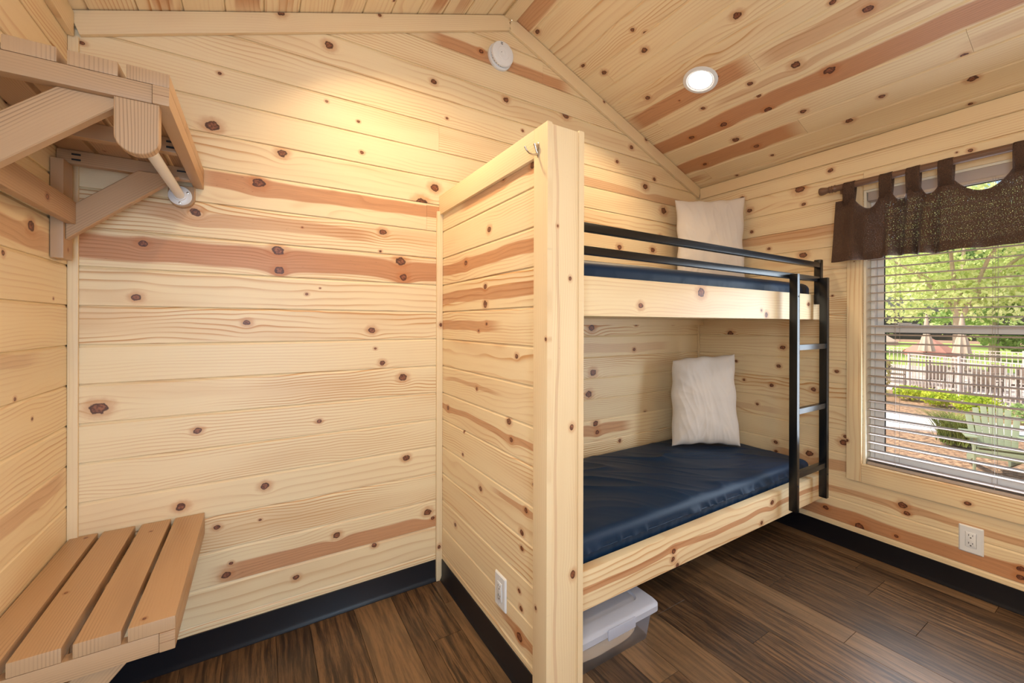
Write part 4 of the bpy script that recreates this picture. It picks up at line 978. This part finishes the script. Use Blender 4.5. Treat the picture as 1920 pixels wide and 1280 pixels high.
def adirondack(x, y, fwd, label):
    a = math.atan2(fwd[1], fwd[0]); t = empty('garden_chair', (x, y, G), 0, label, 'chair', 'weathered garden chairs')
    R = Matrix.Translation((x, y, G))@Matrix.Rotation(a, 4, 'Z')
    P = lambda px, py, pz: R@Vector((px, py, pz))
    d = lambda v: (R.to_3x3()@Vector(v))
    for s in (1, -1):
        board('front_leg', t, CHAIRM, P(.26, s*.27, 0), P(.26, s*.27, .56), .11, .025, d((1, 0, 0)))
        board('rear_leg', t, CHAIRM, P(.32, s*.235, .36), P(-.62, s*.235, .03), .13, .025, (0, 0, 1))
        board('arm', t, CHAIRM, P(.36, s*.31, .575), P(-.40, s*.31, .555), .13, .022, d((0, 1, 0)))
    board('apron', t, CHAIRM, P(.335, -.26, .33), P(.335, .26, .33), .12, .022, (0, 0, 1))
    board('back_brace', t, CHAIRM, P(-.33, -.31, .53), P(-.33, .31, .53), .07, .022, d((1, 0, 0)))
    for i in range(6): q_ = i/5; board('seat_slat', t, CHAIRM, P(.30-.42*q_, -.25, .42-.15*q_), P(.30-.42*q_, .25, .42-.15*q_), .07, .018, d((-.42, 0, -.15)))
    for i in range(7):
        q_ = (i-3)/3; hgt = 1.02-.16*q_*q_
        board('back_slat', t, CHAIRM, P(-.13, q_*.20, .24), P(-.13-.36*(hgt-.24), q_*.27, hgt), .072, .018, d((0, 1, 0)), .004)
adirondack(10.55, -.34, (-.95, -.30), 'weathered pale green slatted garden chair, left of the pair')
adirondack(10.95, -1.12, (-.95, -.28), 'weathered green slatted garden chair, right of the pair')
UMB = simple('umbrella_canvas', lin(186, 168, 150), .9, 0, .2, 60, .2); UMR = simple('red_umbrella_canvas', lin(176, 124, 110), .9, 0, .2, 60, .2)
DARKF = simple('patio_furniture', lin(124, 108, 98), .6, 0, .2, 60, .3)
def umbrella_closed(x, y, label):
    t = empty('closed_umbrella', (x, y, G), label=label, cat='umbrella')
    link('pole', tomesh(tube([(x, y, G-.02), (x, y, G+2.75)], .022, 10), 40), DARKF, t)
    bm = lathe([(.04, 2.7), (.09, 2.4), (.11, 2.2), (.08, 2.05), (.16, 1.85), (.25, 1.45), (.27, 1.36), (.22, 1.34), (.05, 1.5)], 24)
    for v_ in bm.verts:
        a = math.atan2(v_.co.y, v_.co.x); k_ = 1+.16*math.cos(a*8)*(1 if v_.co.z < 2.1 else .3); v_.co.x *= k_*.8; v_.co.y *= k_*.8
    link('canopy', tomesh(bm, 50), UMB, t, Matrix.Translation((x, y, G)))
    link('base', tomesh(lathe([(0, .0), (.26, 0), (.26, .05), (.05, .09), (0, .09)], 20), 40), DARKF, t, Matrix.Translation((x, y, G)))
umbrella_closed(21.9, 3.16, 'closed beige patio umbrella left of the tree trunk'); umbrella_closed(21.3, 2.13, 'closed beige patio umbrella in front of the tree trunk')
def umbrella_open(x, y, h, r, mat, label):
    t = empty('open_umbrella', (x, y, G), label=label, cat='umbrella')
    link('pole', tomesh(tube([(x, y, G-.02), (x, y, G+h)], .025, 10), 40), DARKF, t)
    link('canopy', tomesh(lathe([(0, h), (r*.5, h-.26), (r, h-.55), (r, h-.70), (r*.97, h-.57), (r*.5, h-.30), (0, h-.05)], 8), 20), mat, t, Matrix.Translation((x, y, G)))
umbrella_open(22.6, 5.0, 2.2, .85, UMB, 'open pale patio umbrella beyond the far side of the patio'); umbrella_open(22.9, 3.3, 1.85, .8, UMR, 'open red-brown patio umbrella beyond the patio')
def ptable(x, y, label):
    t = empty('patio_table', (x, y, G), label=label, cat='table')
    bm = lathe([(0, .70), (.60, .70), (.60, .74), (0, .74)], 28); link('tabletop', tomesh(bm, 30), DARKF, t, Matrix.Translation((x, y, G)))
    for a in (.6, 2.17, 3.74, 5.31): link('leg', tomesh(tube([(x+.5*math.cos(a), y+.5*math.sin(a), G-.02), (x+.4*math.cos(a), y+.4*math.sin(a), G+.70)], .022, 8), 40), DARKF, t)
def pchair(x, y, a, label):
    t = empty('patio_chair', (x, y, G), label=label, cat='chair', group='chairs around the patio tables')
    R = Matrix.Translation((x, y, G))@Matrix.Rotation(a, 4, 'Z')
    bm = bmesh.new(); boxbm(bm, -.24, .24, -.25, .25, .40, .44, .01); link('seat', tomesh(bm), DARKF, t, R)
    bm = bmesh.new(); boxbm(bm, -.27, -.23, -.25, .25, .46, .92, .01); link('backrest', tomesh(bm), DARKF, t, R)
    for sx_, sy_ in ((1, 1), (1, -1), (-1, 1), (-1, -1)):
        link('leg', tomesh(tube([R@Vector((sx_*.23, sy_*.23, -.02)), R@Vector((sx_*.22, sy_*.23, .62 if sx_ > 0 else .90))], .016, 6)), DARKF, t)
    for s in (1, -1): link('arm', tomesh(tube([R@Vector((-.24, s*.25, .62)), R@Vector((.24, s*.25, .62))], .018, 6)), DARKF, t)
ptable(22.3, 2.35, 'round dark patio table under the left closed umbrella'); ptable(20.4, .95, 'round dark patio table behind the fence to the right')
for i, (x, y, a) in enumerate([(21.1, 2.75, .3), (22.9, 1.75, 2.6), (21.7, 3.95, -1.4), (20.2, .1, 1.5), (19.55, 1.25, -.2), (21.2, .75, 2.9)]):
    pchair(x, y, a, ['dark patio chair nearest the fence at the left table', 'dark patio chair on the far side of the left table', 'dark patio chair at the left end of the left table',
                     'dark patio chair at the right end of the right table', 'dark patio chair nearest the fence at the right table', 'dark patio chair on the far side of the right table'][i])
# pale outbuilding
ob = empty('outbuilding', (30, 11, G), label='pale gabled outbuilding at the far left of the garden', cat='building')
ow = simple('pale_siding', lin(232, 222, 212), .8); orf = simple('grey_shingle', lin(196, 176, 168), .9)
bm = bmesh.new(); prism(bm, [(26.5, G-.1), (31, G-.1), (31, 1.3), (28.75, 2.7), (26.5, 1.3)], 9.3, 15); link('wall', tomesh(bm), ow, ob)
for s in (1, -1):
    bm = bmesh.new(); e = (28.75+s*2.55, 1.12); pr_ = (28.75, 2.72); prism(bm, [e, pr_, (pr_[0], pr_[1]+.1), (e[0], e[1]+.1)], 9.0, 15.3); link('roof', tomesh(bm), orf, ob)
bm = bmesh.new(); prism(bm, [(31.02, G-.1), (33.4, G-.1), (33.4, 1.0), (31.02, 1.25)], 9.4, 13); link('side_wing', tomesh(bm), ow, ob)
bm = bmesh.new(); prism(bm, [(30.6, 1.27), (33.8, 1.02), (33.8, 1.12), (30.6, 1.38)], 9.2, 13.2); link('wing_roof', tomesh(bm), orf, ob)
for base, grp in (('mattress', 'bunk mattresses'), ('pillow', 'pillows on the bunks'), ('power_outlet', 'white wall outlets'), ('closed_umbrella', 'closed patio umbrellas'),
                  ('open_umbrella', 'open patio umbrellas'), ('patio_table', 'round patio tables'), ('picket_fence', 'white metal picket fences')):
    for o in bpy.data.objects:
        if o.parent is None and o.name.split('.')[0] == base: o['group'] = grp
